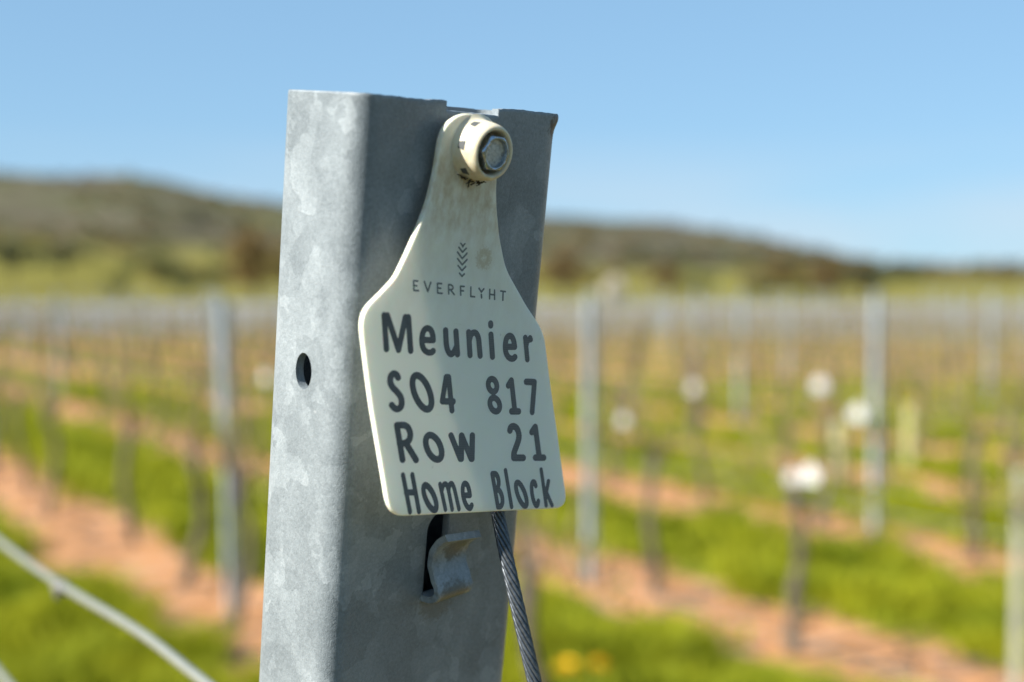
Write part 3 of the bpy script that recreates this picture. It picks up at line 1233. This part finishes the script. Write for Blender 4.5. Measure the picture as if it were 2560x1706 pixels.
rp = [(1218, 1150, 0.404), (1232, 1225, 0.404), (1246, 1290, 0.403), (1256, 1345, 0.4015), (1272, 1420, 0.400), (1292, 1510, 0.3985), (1315, 1612, 0.397), (1338, 1712, 0.396), (1368, 1850, 0.3945), (1400, 2010, 0.393)]
rp = [at_depth(*q) for q in rp]
first = FACE0 + E * (to_post(rp[0])[0]) + P * (to_post(rp[0])[2] + 0.006 - L0) - N * 0.004
ctrl = [first] + rp
dirn = unit(rp[-1] - rp[-2])
t_g = (rp[-1][2] + 0.2) / -dirn[2]
rope_path = np.array(C(ctrl, 10))
rope_path = np.vstack([rope_path, [rp[-1] + dirn * k for k in np.linspace(0.02, t_g, 30)]])
seg = np.concatenate([[0], np.cumsum(np.linalg.norm(np.diff(rope_path, axis=0), axis=1))])
near = min(0.30, seg[-1])
ss = np.concatenate([np.arange(0, near, 0.0014), np.arange(near, seg[-1], 0.02)])
rc = np.stack([np.interp(ss, seg, rope_path[:, k]) for k in range(3)], 1)
for _ in range(6):
    rc[1:-1] = 0.25 * rc[:-2] + 0.5 * rc[1:-1] + 0.25 * rc[2:]
tg = np.gradient(rc, axis=0)
tg /= np.linalg.norm(tg, axis=1)[:, None]
a_ = np.cross(tg, (0.2, 1, 0.1))
a_ /= np.linalg.norm(a_, axis=1)[:, None]
b_ = np.cross(tg, a_)
parts = [tube(rc, 0.00115, 8)]
for k in range(9):
    ph = 2 * math.pi * k / 9 - 2 * math.pi * ss / 0.030
    path = rc + 0.00152 * (np.cos(ph)[:, None] * a_ + np.sin(ph)[:, None] * b_)
    parts.append(tube(path, 0.00056, 6))
rv, rf = join(parts)
tag(mesh_obj("wire_rope", rv, rf, M_ROPE, smooth=True), "twisted steel wire rope running down from behind the cream tag", "rope")

# ------------------------------------------------------------------ the vine wires of the nearest row
def on_row(x, y, n0):
    r = ray(x, y)
    return CAM + r * (n0 / r.dot(RN))


def row_wire(name, a, b, rad_, label, back=60.0, fore=0.42, group=None):
    d = unit(b - a)
    if d[1] < 0:
        d = -d
        a, b = b, a
    pts = []
    start = a - d * ((a[1] - fore) / d[1])
    for t in (0, 0.15, 0.3, 0.45, 0.6, 0.8, 1.0, 1.4, 2, 3, 5, 7, back):
        p = start + d * t
        p = p + np.array((0, 0, 0.0012 * math.sin(t * 9)))
        pts.append(p)
    o = mesh_obj(name, *tube(pts, rad_, 10), M_WIRE, smooth=True)
    return tag(o, label, "wire", group)


w1p = [on_row(x, y, 0.185) for x, y in ((505, 1701), (440, 1650), (362, 1588), (259, 1526), (155, 1466), (0, 1357))]
w1a, w1b = w1p[0], w1p[-1]
def sm(p):
    p = np.array(p)
    for _ in range(14):
        p[1:-1] = 0.25 * p[:-2] + 0.5 * p[1:-1] + 0.25 * p[2:]
    return p


wpts = [w1a + (w1a - w1p[1]) * 1.6, w1a + (w1a - w1p[1]) * 0.8] + w1p + [w1b + RD * t + np.array((0, 0, 0.001 * math.sin(t * 5))) for t in (0.3, 0.8, 1.5, 3, 6.2)]
w1 = tag(mesh_obj("vine_wire", *tube(sm(C(wpts, 6)), 0.0023, 10), M_WIRE, smooth=True), "thick pale wire running down beside the steel end post", "wire")
w2a, w2b = on_row(20, 1706, 0.178), on_row(0, 1582, 0.178)
w2b[2] = w2a[2]
dw = RD.copy()
w2 = row_wire("vine_wire", w2a, w2a + dw, 0.0027, "pale wire low in the corner under the thick wire", back=7.0)
cp = on_row(152, 1468, 0.185)
d1 = unit(w1b - w1a)
cl_v, cl_f = join([tube([cp - d1 * 0.006, cp - d1 * 0.002, cp + d1 * 0.002, cp + d1 * 0.006], [0.0042, 0.0046, 0.0046, 0.0042], 10),
                   tube([cp, cp - np.array((0.002, 0, 0.004)), cp - np.array((0.002, 0.001, 0.007))], [0.0028, 0.0024, 0.0012], 8)])
tag(mesh_obj("wire_clip", cl_v, cl_f, plain("clip_grey", (0.14, 0.14, 0.13), 0.6, 0.3), smooth=True), "small dark grey clip crimped onto the thick pale wire", "clip")

# ------------------------------------------------------------------ vineyard


def gpos(k, t, z=0.0):
    p = RN * (ROW0 + ROWP * k) + RD * t
    return np.array((p[0], p[1], z))


def ground_at(x, y):
    """photo point (2353 px space) on the ground"""
    r = ray(x * 1.088, y * 1.088)
    return CAM + r * (CAM[2] / -r[2])


def in_view(p, margin=1.15):
    d = (p - CAM)
    z = d.dot(FW)
    return z > 0.5 and abs(d[0] / z) < 0.36 * margin


ORD = ["the first", "the second", "the third", "the fourth", "the fifth", "the sixth", "the seventh", "the eighth", "the ninth", "the tenth", "the eleventh", "the twelfth"]


def row_text(k):
    return (ORD[k - 1] if k <= 12 else "a far") + " row behind the steel end post"


# posts: open channel section, notched, 1.85 m tall
def channel_post(h, w=0.055, d=0.038, t=0.003):
    pts = [(-w / 2, 0), (w / 2, 0), (w / 2, d), (w / 2 - 0.010, d), (w / 2 - 0.010, d - t), (w / 2 - t, d - t), (w / 2 - t, t), (-w / 2 + t, t), (-w / 2 + t, d - t),
           (-w / 2 + 0.010, d - t), (-w / 2 + 0.010, d), (-w / 2, d)]
    n = len(pts)
    V = [(x, y - d / 2, -0.1) for x, y in pts] + [(x, y - d / 2, h) for x, y in pts]
    Fc = [(k, (k + 1) % n, (k + 1) % n + n, k + n) for k in range(n)]
    Fc += [tuple(range(n))[::-1], tuple(range(n, 2 * n))]
    # lanced wire hooks up one edge
    parts = [(V, Fc)]
    for z in np.arange(0.6, h - 0.05, 0.14):
        for s_ in (-1, 1):
            parts.append(tube([(s_ * w / 2, 0, z), (s_ * (w / 2 + 0.008), 0, z + 0.004), (s_ * (w / 2 + 0.009), 0, z + 0.016)], 0.003, 4))
    return join(parts)


def make_post():
    r = empty("vineyard_post", Matrix.Identity(4))
    v, f = channel_post(1.715)
    mesh_obj("post_body", v, f, M_ZINC, r)
    return r


proto_post = make_post()
posts = []
cand = []
for k in range(1, 40):
    for j in range(0, 12):
        t = 7.45 + 7.1 * (j - 1)
        p = gpos(k, t)
        jit = np.array((random.gauss(0, 0.04), random.gauss(0, 0.04), 0))
        if in_view(p + jit) and 3 < p[1] < VINE_END and p[1] > 5.0:
            cand.append((p[1], k, j, p + jit))
cand.sort(key=lambda q: q[0])
spec = {(1, 1): (ground_at(535, 1404), "galvanised vineyard post behind the steel end post on its sunny side"),
        (2, 1): (ground_at(1357, 1338), "pale galvanised vineyard post just beside the cream tag's far edge"),
        (3, 1): (ground_at(2010, 1243), "galvanised vineyard post with a white tag at its upper half")}
used = False
row_end = {}
for (_, k, j, p) in cand:
    o = proto_post if not used else copy_tree(proto_post)
    used = True
    lab = "small distant galvanised post standing in " + row_text(k)
    tilt = random.gauss(0, 0.012)
    if (k, j) in spec:
        p, lab = spec[(k, j)]
        tilt = -0.022 if k == 1 else 0.0
        p = p.copy()
        p[2] = 0
    o.location = p
    o.rotation_euler = (0, tilt, ROW_A + random.gauss(0, 0.05))
    tag(o, lab, "post", "galvanised posts standing along the vine rows")


# vines: gnarled trunk, two arched canes, tufts of young leaves
def make_vine(seed, h=0.80, lean=0.0):
    rg = np.random.default_rng(seed)
    r = empty("grapevine", Matrix.Identity(4))
    n = 16
    pts, rad_ = [], []
    ph = rg.uniform(0, 6)
    for i in range(n):
        f = i / (n - 1)
        pts.append((lean * f + 0.05 * math.sin(f * 5 + ph) + rg.normal(0, 0.004), 0.025 * math.cos(f * 4 + ph) + rg.normal(0, 0.004), -0.05 + (h + 0.05) * f))
        rad_.append(0.037 * (1 - 0.35 * f) * (1 + 0.14 * math.sin(f * 23 + ph)) + (0.012 if f > 0.93 else 0) + (0.008 if f < 0.1 else 0))
    v1 = tube(pts, rad_, 9)
    head = np.array(pts[-1])
    knobs = [tube([head + (0, 0, -0.03), head + rg.normal(0, 0.03, 3) + (0, 0, 0.03), head + rg.normal(0, 0.03, 3) + (0, 0, 0.06)], [0.022, 0.02, 0.008], 7) for _ in range(3)]
    v, f = join([v1] + knobs)
    mesh_obj("trunk", v, f, M_BARK, r, smooth=True)
    cps = []
    lv, lf = [], []
    for s_ in (-1, 1):
        L = rg.uniform(0.55, 0.68)
        cp_ = []
        for i in range(12):
            f = i / 11
            cp_.append(head + np.array((0.02 * math.sin(6 * f + ph), s_ * L * f, 0.17 * math.sin(math.pi * min(1, f * 1.2)) * (1 - 0.4 * f) + 0.0)))
        cps.append(tube(cp_, [0.0065 * (1 - 0.5 * i / 11) for i in range(12)], 6))
        for i in range(2, 12):
            if rg.random() < 0.85:
                b = cp_[i]
                for q in range(rg.integers(4, 8)):
                    c = b + rg.normal(0, 0.018, 3) + (0, 0, 0.02 + 0.02 * q)
                    a = unit(rg.normal(0, 1, 3)) * rg.uniform(0.014, 0.030)
                    bb = unit(np.cross(a, rg.normal(0, 1, 3))) * rg.uniform(0.010, 0.024)
                    o = len(lv)
                    lv += [c - a, c + bb, c + a, c - bb]
                    lf.append((o, o + 1, o + 2, o + 3))
    # a few upright spurs
    for i in range(9):
        b = head + np.array((0, rg.uniform(-0.45, 0.45) if i > 3 else rg.uniform(-0.06, 0.06), 0.04))
        e_ = b + (rg.normal(0, 0.05), rg.normal(0, 0.08), rg.uniform(0.15, 0.5))
        cps.append(tube([b, (b + e_) / 2 + rg.normal(0, 0.02, 3), e_], [0.0075, 0.006, 0.003], 5))
    v, f = join(cps)
    mesh_obj("canes", v, f, M_CANE, r, smooth=True)
    mesh_obj("young_leaves", lv, lf, M_SHOOT, r)
    return r


protos = [make_vine(11 + i, 0.80 + 0.03 * (i % 3 - 1), (-0.04, 0.06, 0.0, 0.03, -0.06)[i]) for i in range(5)]
pused = [False] * 5
NEAR_VINES = {
    (1, 0): (ground_at(1256, 1820), 0, "dark grapevine trunk under the tag's bottom edge in the first row"),
    (1, 3): (ground_at(445, 1345), 3, "grapevine just short of the first galvanised post on the sunny side"),
    (1, 4): (ground_at(288, 1255), 1, "grapevine two along from the first galvanised post on the sunny side"),
    (2, 1): (ground_at(1842, 1500), 4, "leaning dark grapevine trunk topped by a pair of white tags"),
    (2, 2): (ground_at(1490, 1372), 1, "curved dark grapevine between the cream tag and the white-tagged vine"),
}
vc = []
for k in range(1, 40):
    t0 = 4.22 if k == 1 else 5.31 - 1.42 if k == 2 else 3.9 + 0.37 * (k % 4)
    for j in range(-2, 60):
        t = t0 + 1.42 * j
        p = gpos(k, t) + np.array((random.gauss(0, 0.03), random.gauss(0, 0.03), 0))
        if k == 1 and j == 0 or in_view(p, 1.3):
            if 4.6 < p[1] < VINE_END:
                vc.append((p[1], k, j, p))
vc.sort(key=lambda q: q[0])
far_v = {0: ([], []), 1: ([], []), 2: ([], [])}
print("vines", len(vc), "posts", len(cand))
NV = 215
for idx, (_, k, j, p) in enumerate(vc):
    i = random.randrange(5)
    lab = "small blurred grapevine with bare trunk in " + row_text(k)
    if (k, j) in NEAR_VINES:
        p, i, lab = NEAR_VINES[(k, j)]
        p = p.copy()
        p[2] = 0
    rz = ROW_A + random.gauss(0, 0.15)
    if idx < NV:
        o = protos[i] if not pused[i] else copy_tree(protos[i])
        pused[i] = True
        o.location = p
        o.rotation_euler = (0, 0, rz)
        tag(o, lab, "grapevine", "grapevines pruned to low heads along the wires")
        if k >= 4 and p[1] > 18:
            pass
    else:
        cs, sn = math.cos(rz), math.sin(rz)
        for q, ch in enumerate(protos[i].children):
            me = ch.data
            vv = np.empty(len(me.vertices) * 3)
            me.vertices.foreach_get("co", vv)
            vv = vv.reshape(-1, 3)
            w_ = np.stack([vv[:, 0] * cs - vv[:, 1] * sn + p[0], vv[:, 0] * sn + vv[:, 1] * cs + p[1], vv[:, 2]], 1)
            slot_ = 0 if "trunk" in ch.name else 1 if "canes" in ch.name else 2
            V_, F_ = far_v[slot_]
            o_ = len(V_)
            V_.extend(w_)
            F_.extend([tuple(x + o_ for x in pl.vertices) for pl in me.polygons])
if far_v[0][0]:
    allv, allf, mi = [], [], []
    for q in range(3):
        o_ = len(allv)
        allv.extend(far_v[q][0])
        allf.extend([tuple(x + o_ for x in f) for f in far_v[q][1]])
        mi += [q] * len(far_v[q][1])
    fo = mesh_obj("distant_grapevines", allv, allf, M_BARK)
    fo.data.materials.append(M_CANE)
    fo.data.materials.append(M_SHOOT)
    fo.data.polygons.foreach_set("material_index", mi)
    tag(fo, "hazy far rows of grapevines in front of the grey field", "grapevines", kind="stuff")

# wires along the rows
for k in range(1, 9):
    for (z, nm) in ((0.86, "low"), (1.25, "upper"), (1.68, "top")):
        a, b = gpos(k, 0.5, z), gpos(k, 60, z)
        pts = [a + (b - a) * f + np.array((0, 0, -0.01 * math.sin(f * 60) ** 2)) for f in np.linspace(0, 1, 60)]
        o = mesh_obj("vine_wire", *tube(pts, 0.0016, 5), M_WIRE)
        tag(o, nm + " thin trellis wire strung along " + row_text(k), "wire", "thin trellis wires along the vine rows")


# pale stake at the edge, vine guards, white tags
def stake(p, h, w, label, mat, name="stake", cat="stake", group=None):
    v, f = tube([(0, 0, -0.05), (0, 0, h * 0.5), (0.004, 0, h - 0.01), (0.004, 0, h)], [w, w * 0.97, w * 0.95, w * 0.8], 10)
    o = mesh_obj(name, v, f, mat)
    o.location = p
    return tag(o, label, cat, group)


def ground_row(x, k):
    """ground point of row k at photo column x (2353 px space)"""
    r = ray(x * 1.088, 1000)
    hx = r[0] / r[1]
    n = ROW0 + ROWP * k
    y = n / (RN[0] * hx + RN[1])
    return np.array((hx * y, y, 0))


stake(ground_row(2346, 2), 1.02, 0.026, "pale weathered wooden stake at the far edge of the second row", M_STAKE)
for i, (x, yb, hh, lab) in enumerate(((1926, 1128, 0.62, "yellowish vine guard tube between the white-tagged vine and post"),
                                      (2092, 1075, 0.62, "yellowish vine guard tube beyond the post with the white tag"))):
    p = ground_at(x, yb)
    p[2] = 0
    v, f = tube([(0, 0, -0.02), (0, 0, hh)], 0.055, 14, cap=False)
    v2, f2 = tube([(0, 0, hh), (0, 0, -0.02)], 0.051, 14, cap=False)
    o = mesh_obj("vine_guard", *join([(v, f), (v2, f2)]), M_GUARD, smooth=True)
    o.location = p
    tag(o, lab, "vine guard", "yellowish vine guard tubes")


def white_tag_mesh():
    w, h, t = 0.040, 0.075, 0.0012
    pts = []
    for (cx, cz, a0) in ((w - 0.008, -h + 0.008, -90), (w - 0.008, -0.018, 0)):
        for k in range(5):
            a = math.radians(a0 + 90 * k / 4)
            pts.append((cx + 0.008 * math.cos(a), cz + 0.008 * math.sin(a)))
    pts += [(0.014, -0.002), (0.012, 0.014), (0.0, 0.02)]
    pts = pts + [(-x, z) for x, z in pts[::-1] if x > 1e-6]
    n = len(pts)
    V = [(x, -t, z) for x, z in pts] + [(x, t, z) for x, z in pts]
    Fc = [tuple(range(n)), tuple(range(n, 2 * n))[::-1]] + [(k, (k + 1) % n, (k + 1) % n + n, k + n) for k in range(n)]
    return V, Fc


wt_v, wt_f = white_tag_mesh()
proto_wt = mesh_obj("white_tag", wt_v, wt_f, M_WHITE)
proto_dull = proto_wt.data.copy()
proto_dull.materials.clear()
proto_dull.materials.append(plain("weathered_white_plastic", (0.40, 0.39, 0.37), 0.6, 0, 0.1, 40))
for i, (x, y, d, sc, lab) in enumerate((
        (1862, 1074, 6.6, 1.0, "bright white tag at the head of the leaning dark vine"),
        (1818, 1084, 6.65, 0.72, "duller whitish tag hanging beside its bright twin at the leaning vine"),
        (1972, 936, 9.9, 1.3, "white tag fixed against the galvanised post in the third row"),
        (1884, 872, 11.0, 1.3, "white tag floating high between the leaning vine and the post"),
        (1590, 880, 12.5, 1.25, "dim white tag over the vines right beside the cream tag's lettering"),
        (1430, 955, 8.3, 0.75, "greyish small tag low over the curved dark vine"),
        (610, 857, 12.5, 1.1, "faint whitish tag close behind the steel end post's sunlit side"))):
    o = proto_wt if i == 0 else proto_wt.copy()
    if i:
        COL.objects.link(o)
    if i in (1, 4, 5, 6):
        o.data = proto_dull
    o.location = at_depth(x * 1.088, y * 1.088, d)
    o.scale = (sc, sc, sc)
    o.rotation_euler = (random.uniform(-0.15, 0.1), random.uniform(-0.2, 0.2), random.uniform(-0.7, -0.3))
    tag(o, lab, "tag", "small white tags out in the vineyard")

# dandelions in the near grass
def dandelion():
    r = empty("dandelion", Matrix.Identity(4))
    mesh_obj("stem", *tube([(0, 0, -0.01), (0.004, 0, 0.06), (0.0, 0.004, 0.13)], 0.003, 6), M_STEM, r)
    V, Fc = [], []
    for k in range(90):
        a = k * 2.399
        rr = 0.024 * math.sqrt(k / 90)
        el = 0.012 * (1 - k / 90)
        c = np.array((rr * math.cos(a), rr * math.sin(a), 0.13 + el))
        d = unit((math.cos(a) * (0.3 + k / 90), math.sin(a) * (0.3 + k / 90), 0.7))
        t = unit(np.cross(d, (0, 0, 1)))
        o = len(V)
        V += [c - t * 0.003, c + t * 0.003, c + d * 0.014 + t * 0.0025, c + d * 0.014 - t * 0.0025]
        Fc.append((o, o + 1, o + 2, o + 3))
    mesh_obj("flower_head", V, Fc, M_DAND, r)
    return r


dd = dandelion()
for i, (x, y, lab) in enumerate(((1301, 1530, "yellow dandelion flower below the wire rope, closer of two to it"), (1347, 1530, "yellow dandelion flower below the cream tag, farther from the rope"))):
    o = dd if i == 0 else copy_tree(dd)
    p = at_depth(x * 1.088, y * 1.088, 6.05)
    p[2] = 0.0
    o.location = p
    o.rotation_euler = (0.25, 0.0, i * 1.3)
    o.scale = (1.5,) * 3
    tag(o, lab, "flower", "yellow dandelions in the grass")


# ------------------------------------------------------------------ grass: one mass of blades in the alleys
def lumps(x, y):
    return (np.sin(x * 3.1 + 1.3 * np.sin(y * 2.3)) * np.cos(y * 2.7 + 0.8 * np.sin(x * 1.9)) + 0.6 * np.sin(x * 7.3 + y * 5.1) * np.cos(y * 6.1 - x * 4.2))


NB = 185000
yy = 5.0 * (26.0 / 5.0) ** rng.random(NB)
xx = rng.uniform(-0.48, 0.48, NB) * yy
nn = xx * RN[0] + yy * RN[1]
fr = np.abs(((nn - ROW0) / ROWP + 0.5) % 1.0 - 0.5) * ROWP
lp = lumps(xx, yy)
keep = (fr + 0.20 * lp + rng.normal(0, 0.07, NB) > 0.52)
xx, yy, lp = xx[keep], yy[keep], lp[keep]
nb = len(xx)
hh = (0.09 + 0.085 * lp + rng.normal(0, 0.02, nb)).clip(0.03, 0.3) * (1 + (yy - 6) * 0.01)
wdt = rng.uniform(0.004, 0.008, nb) * (0.6 + yy / 10)
az = rng.uniform(0, 2 * math.pi, nb)
ln = rng.normal(0, 0.55, (nb, 2)) * hh[:, None]
dx, dy = np.cos(az) * wdt, np.sin(az) * wdt
bv = np.empty((nb, 5, 3))
bv[:, 0] = np.stack([xx - dx, yy - dy, np.zeros(nb)], 1)
bv[:, 1] = np.stack([xx + dx, yy + dy, np.zeros(nb)], 1)
bv[:, 2] = np.stack([xx + dx * .8 + ln[:, 0] * .45, yy + dy * .8 + ln[:, 1] * .45, hh * .6], 1)
bv[:, 3] = np.stack([xx - dx * .8 + ln[:, 0] * .45, yy - dy * .8 + ln[:, 1] * .45, hh * .6], 1)
bv[:, 4] = np.stack([xx + ln[:, 0], yy + ln[:, 1], hh], 1)
gm = bpy.data.meshes.new("grass")
gm.vertices.add(nb * 5)
gm.vertices.foreach_set("co", bv.reshape(-1).astype(np.float32))
lt = np.array([0, 1, 2, 3, 3, 2, 4])
gm.loops.add(nb * 7)
gm.loops.foreach_set("vertex_index", (np.arange(nb)[:, None] * 5 + lt[None]).reshape(-1).astype(np.int32))
gm.polygons.add(nb * 2)
gm.polygons.foreach_set("loop_start", (np.arange(nb)[:, None] * 7 + np.array([0, 4])[None]).reshape(-1).astype(np.int32))
gm.polygons.foreach_set("loop_total", np.tile([4, 3], nb).astype(np.int32))
gm.update(calc_edges=True)
gm.materials.append(M_GRASS)
go = bpy.data.objects.new("grass", gm)
COL.objects.link(go)
tag(go, "yellow-green grass growing in the alleys between the soil strips", "grass", kind="stuff")


prn = []
while len(prn) < 480:
    y = 5.0 * (20.0 / 5.0) ** random.random()
    x = random.uniform(-0.4, 0.4) * y
    n_ = x * RN[0] + y * RN[1]
    off = abs(((n_ - ROW0) / ROWP + 0.5) % 1.0 - 0.5) * ROWP
    if off > 0.55:
        continue
    a = random.uniform(0, math.pi)
    L = random.uniform(0.08, 0.30)
    c = np.array((x, y, 0.012))
    d = np.array((math.cos(a), math.sin(a), 0)) * L / 2
    prn.append(tube([c - d, c + np.array((random.gauss(0, 0.015), random.gauss(0, 0.015), 0.015)), c + d], [0.007, 0.008, 0.004], 5))
tag(mesh_obj("prunings", *join(prn), M_BARK), "dead vine prunings and twigs littering the orange soil strips", "prunings", kind="stuff")

# ------------------------------------------------------------------ trees and scrub
def crown_mesh(seed, n=1400, dens=0.9):
    rg = np.random.default_rng(seed)
    V, Fc = [], []
    cl = [(rg.normal(0, 0.26), rg.normal(0, 0.26), rg.uniform(0.35, 0.92), rg.uniform(0.14, 0.27)) for _ in range(16)]
    for i in range(n):
        cx, cy, cz, r = cl[rg.integers(len(cl))]
        d = unit(rg.normal(0, 1, 3)) * r * rg.uniform(0.6, 1.05)
        c = np.array((cx, cy, cz)) + d * (1, 1, 0.8)
        a = unit(rg.normal(0, 1, 3)) * rg.uniform(0.018, 0.045)
        b = unit(np.cross(a, rg.normal(0, 1, 3))) * rg.uniform(0.014, 0.035)
        o = len(V)
        V += [c - a, c + b, c + a, c - b]
        Fc.append((o, o + 1, o + 2, o + 3))
    return V, Fc


CROWNS = [crown_mesh(50 + i) for i in range(3)]


def trunk_mesh(seed):
    rg = np.random.default_rng(seed)
    ps = [tube([(0, 0, -0.05), (0.01, 0, 0.2), (0.0, 0.01, 0.45), (0.02, 0, 0.7)], [0.035, 0.028, 0.02, 0.008], 8)]
    for _ in range(5):
        a = rg.uniform(0, 6.28)
        z = rg.uniform(0.2, 0.45)
        ps.append(tube([(0, 0, z), (0.12 * math.cos(a), 0.12 * math.sin(a), z + 0.15), (0.24 * math.cos(a), 0.24 * math.sin(a), z + 0.28)], [0.018, 0.012, 0.004], 6))
    return join(ps)


def make_tree(i, mat):
    r = empty("tree", Matrix.Identity(4))
    mesh_obj("trunk", *trunk_mesh(i), M_TRUNK, r, smooth=True)
    mesh_obj("crown", *CROWNS[i % 3], mat, r)
    return r


tproto = {"b": make_tree(0, M_CROWN_B), "g": make_tree(1, M_CROWN_G), "d": make_tree(2, M_CROWN_D)}
tused = {"b": False, "g": False, "d": False}


def hill_xy(x, d):
    a = math.atan((x - 1176.5) / 3268)
    r = d / math.cos(a)
    return np.array((d * math.tan(a), d, max(0.0, hill_z(r, a)) if r > 151 else 0.0))


for (kind, x, d, h, w, lab) in (
        ("b", 590, 172, 8.2, 1.35, "big russet bushy tree beside the steel end post's sunlit edge"),
        ("b", 700, 175, 7.0, 1.3, "russet tree half hidden behind the steel end post"),
        ("g", 265, 172, 2.6, 1.5, "small round green bush at the grey field's edge, alone"),
        ("g", 430, 178, 2.4, 1.7, "low green bush between the lone round bush and the russet tree"),
        ("b", 1910, 175, 4.6, 2.0, "wide brown bush at the end of the dark hedge"),
        ("d", 1995, 172, 3.0, 1.5, "dark low bush ending the hedge line by the far galvanised post"),
        ("d", 1740, 172, 2.4, 2.6, "flat dark bush at the grey field's far edge"),
        ("d", 1850, 174, 2.0, 2.8, "low dark bush between the flat dark bush and the brown one"),
        ("g", 1615, 180, 3.2, 1.6, "olive bush near the pale rock under the brown hill"),
        ("b", 1530, 200, 4.0, 2.2, "tan bush behind the olive bush under the brown hill"),
        ("b", 1300, 190, 6.0, 2.0, "brown tree beside the shaded side of the steel end post"),
        ("b", 1780, 220, 4.5, 2.6, "tan scrubby bush above the flat dark bush"),
        ("d", 30, 420, 11, 1.6, "dark tree group at the pasture's end on the sunny side"),
        ("d", 150, 430, 9, 1.9, "dark hedgerow tree above the pale pasture"),
        ("g", 360, 300, 6, 2.0, "olive hedgerow tree above the lone round bush")):
    o = tproto[kind] if not tused[kind] else copy_tree(tproto[kind])
    tused[kind] = True
    o.location = hill_xy(x, d)
    o.scale = (h * w * 0.8, h * w * 0.8, h)
    o.rotation_euler = (0, 0, random.uniform(0, 6))
    tag(o, lab, "tree" if h > 4.2 else "bush", "trees and bushes beyond the grey field")

# pale boulder at the field's edge
rg = np.random.default_rng(3)
bm = bmesh.new()
bmesh.ops.create_icosphere(bm, subdivisions=3, radius=1)
for v in bm.verts:
    q = v.co
    v.co = q * (1 + 0.16 * math.sin(q.x * 4 + 1) * math.cos(q.y * 3) + 0.1 * math.sin(q.z * 6 + q.x * 3))
me = bpy.data.meshes.new("boulder")
bm.to_mesh(me)
bm.free()
me.materials.append(plain("pale_rock", (0.22, 0.20, 0.155), 0.9, 0, 0.15, 1.5, 0.4))
bo = bpy.data.objects.new("boulder", me)
COL.objects.link(bo)
bo.location = hill_xy(1412, 170) + np.array((0, 0, 1.2))
bo.scale = (1.7, 1.5, 1.6)
tag(bo, "pale cream boulder at the grey field's edge past the shaded post side", "boulder")

# scrub on the hillsides: one mass
sv, sf, sm_ = [], [], []
cnt = 0
base = [np.array(c[0]) for c in CROWNS]
while cnt < 1050:
    a = math.radians(random.uniform(-30, 30))
    r = 330 + 1150 * random.random() ** 0.8
    dens = hash_noise(r / 160 + 3, a * 16)
    if r < 620 and dens < 0.25 or r >= 620 and dens < -0.15:
        continue
    z = hill_z(r, a)
    s_ = random.uniform(4, 8.5)
    i = cnt % 3
    sel = rg.permutation(len(CROWNS[i][1]))[:150]
    c = base[i].reshape(-1, 4, 3)[sel]
    ctr = c.mean(1, keepdims=True)
    c = ctr + (c - ctr) * 2.6
    c = c * np.array((s_ * 1.3, s_ * 1.3, s_ * 0.8)) + np.array((r * math.sin(a), r * math.cos(a), z - s_ * 0.25))
    o = len(sv)
    sv.extend(c.reshape(-1, 3))
    sf.extend([(o + 4 * q, o + 4 * q + 1, o + 4 * q + 2, o + 4 * q + 3) for q in range(150)])
    mm = 0 if dens > 0.45 else random.choice((0, 1, 1, 2))
    sm_ += [mm] * 150
    cnt += 1
sc_o = mesh_obj("scrub", sv, sf, M_CROWN_D)
sc_o.data.materials.append(M_CROWN_B)
sc_o.data.materials.append(M_CROWN_G)
sc_o.data.polygons.foreach_set("material_index", sm_)
tag(sc_o, "brown and dark green scrub covering the far hillsides", "scrub", kind="stuff")
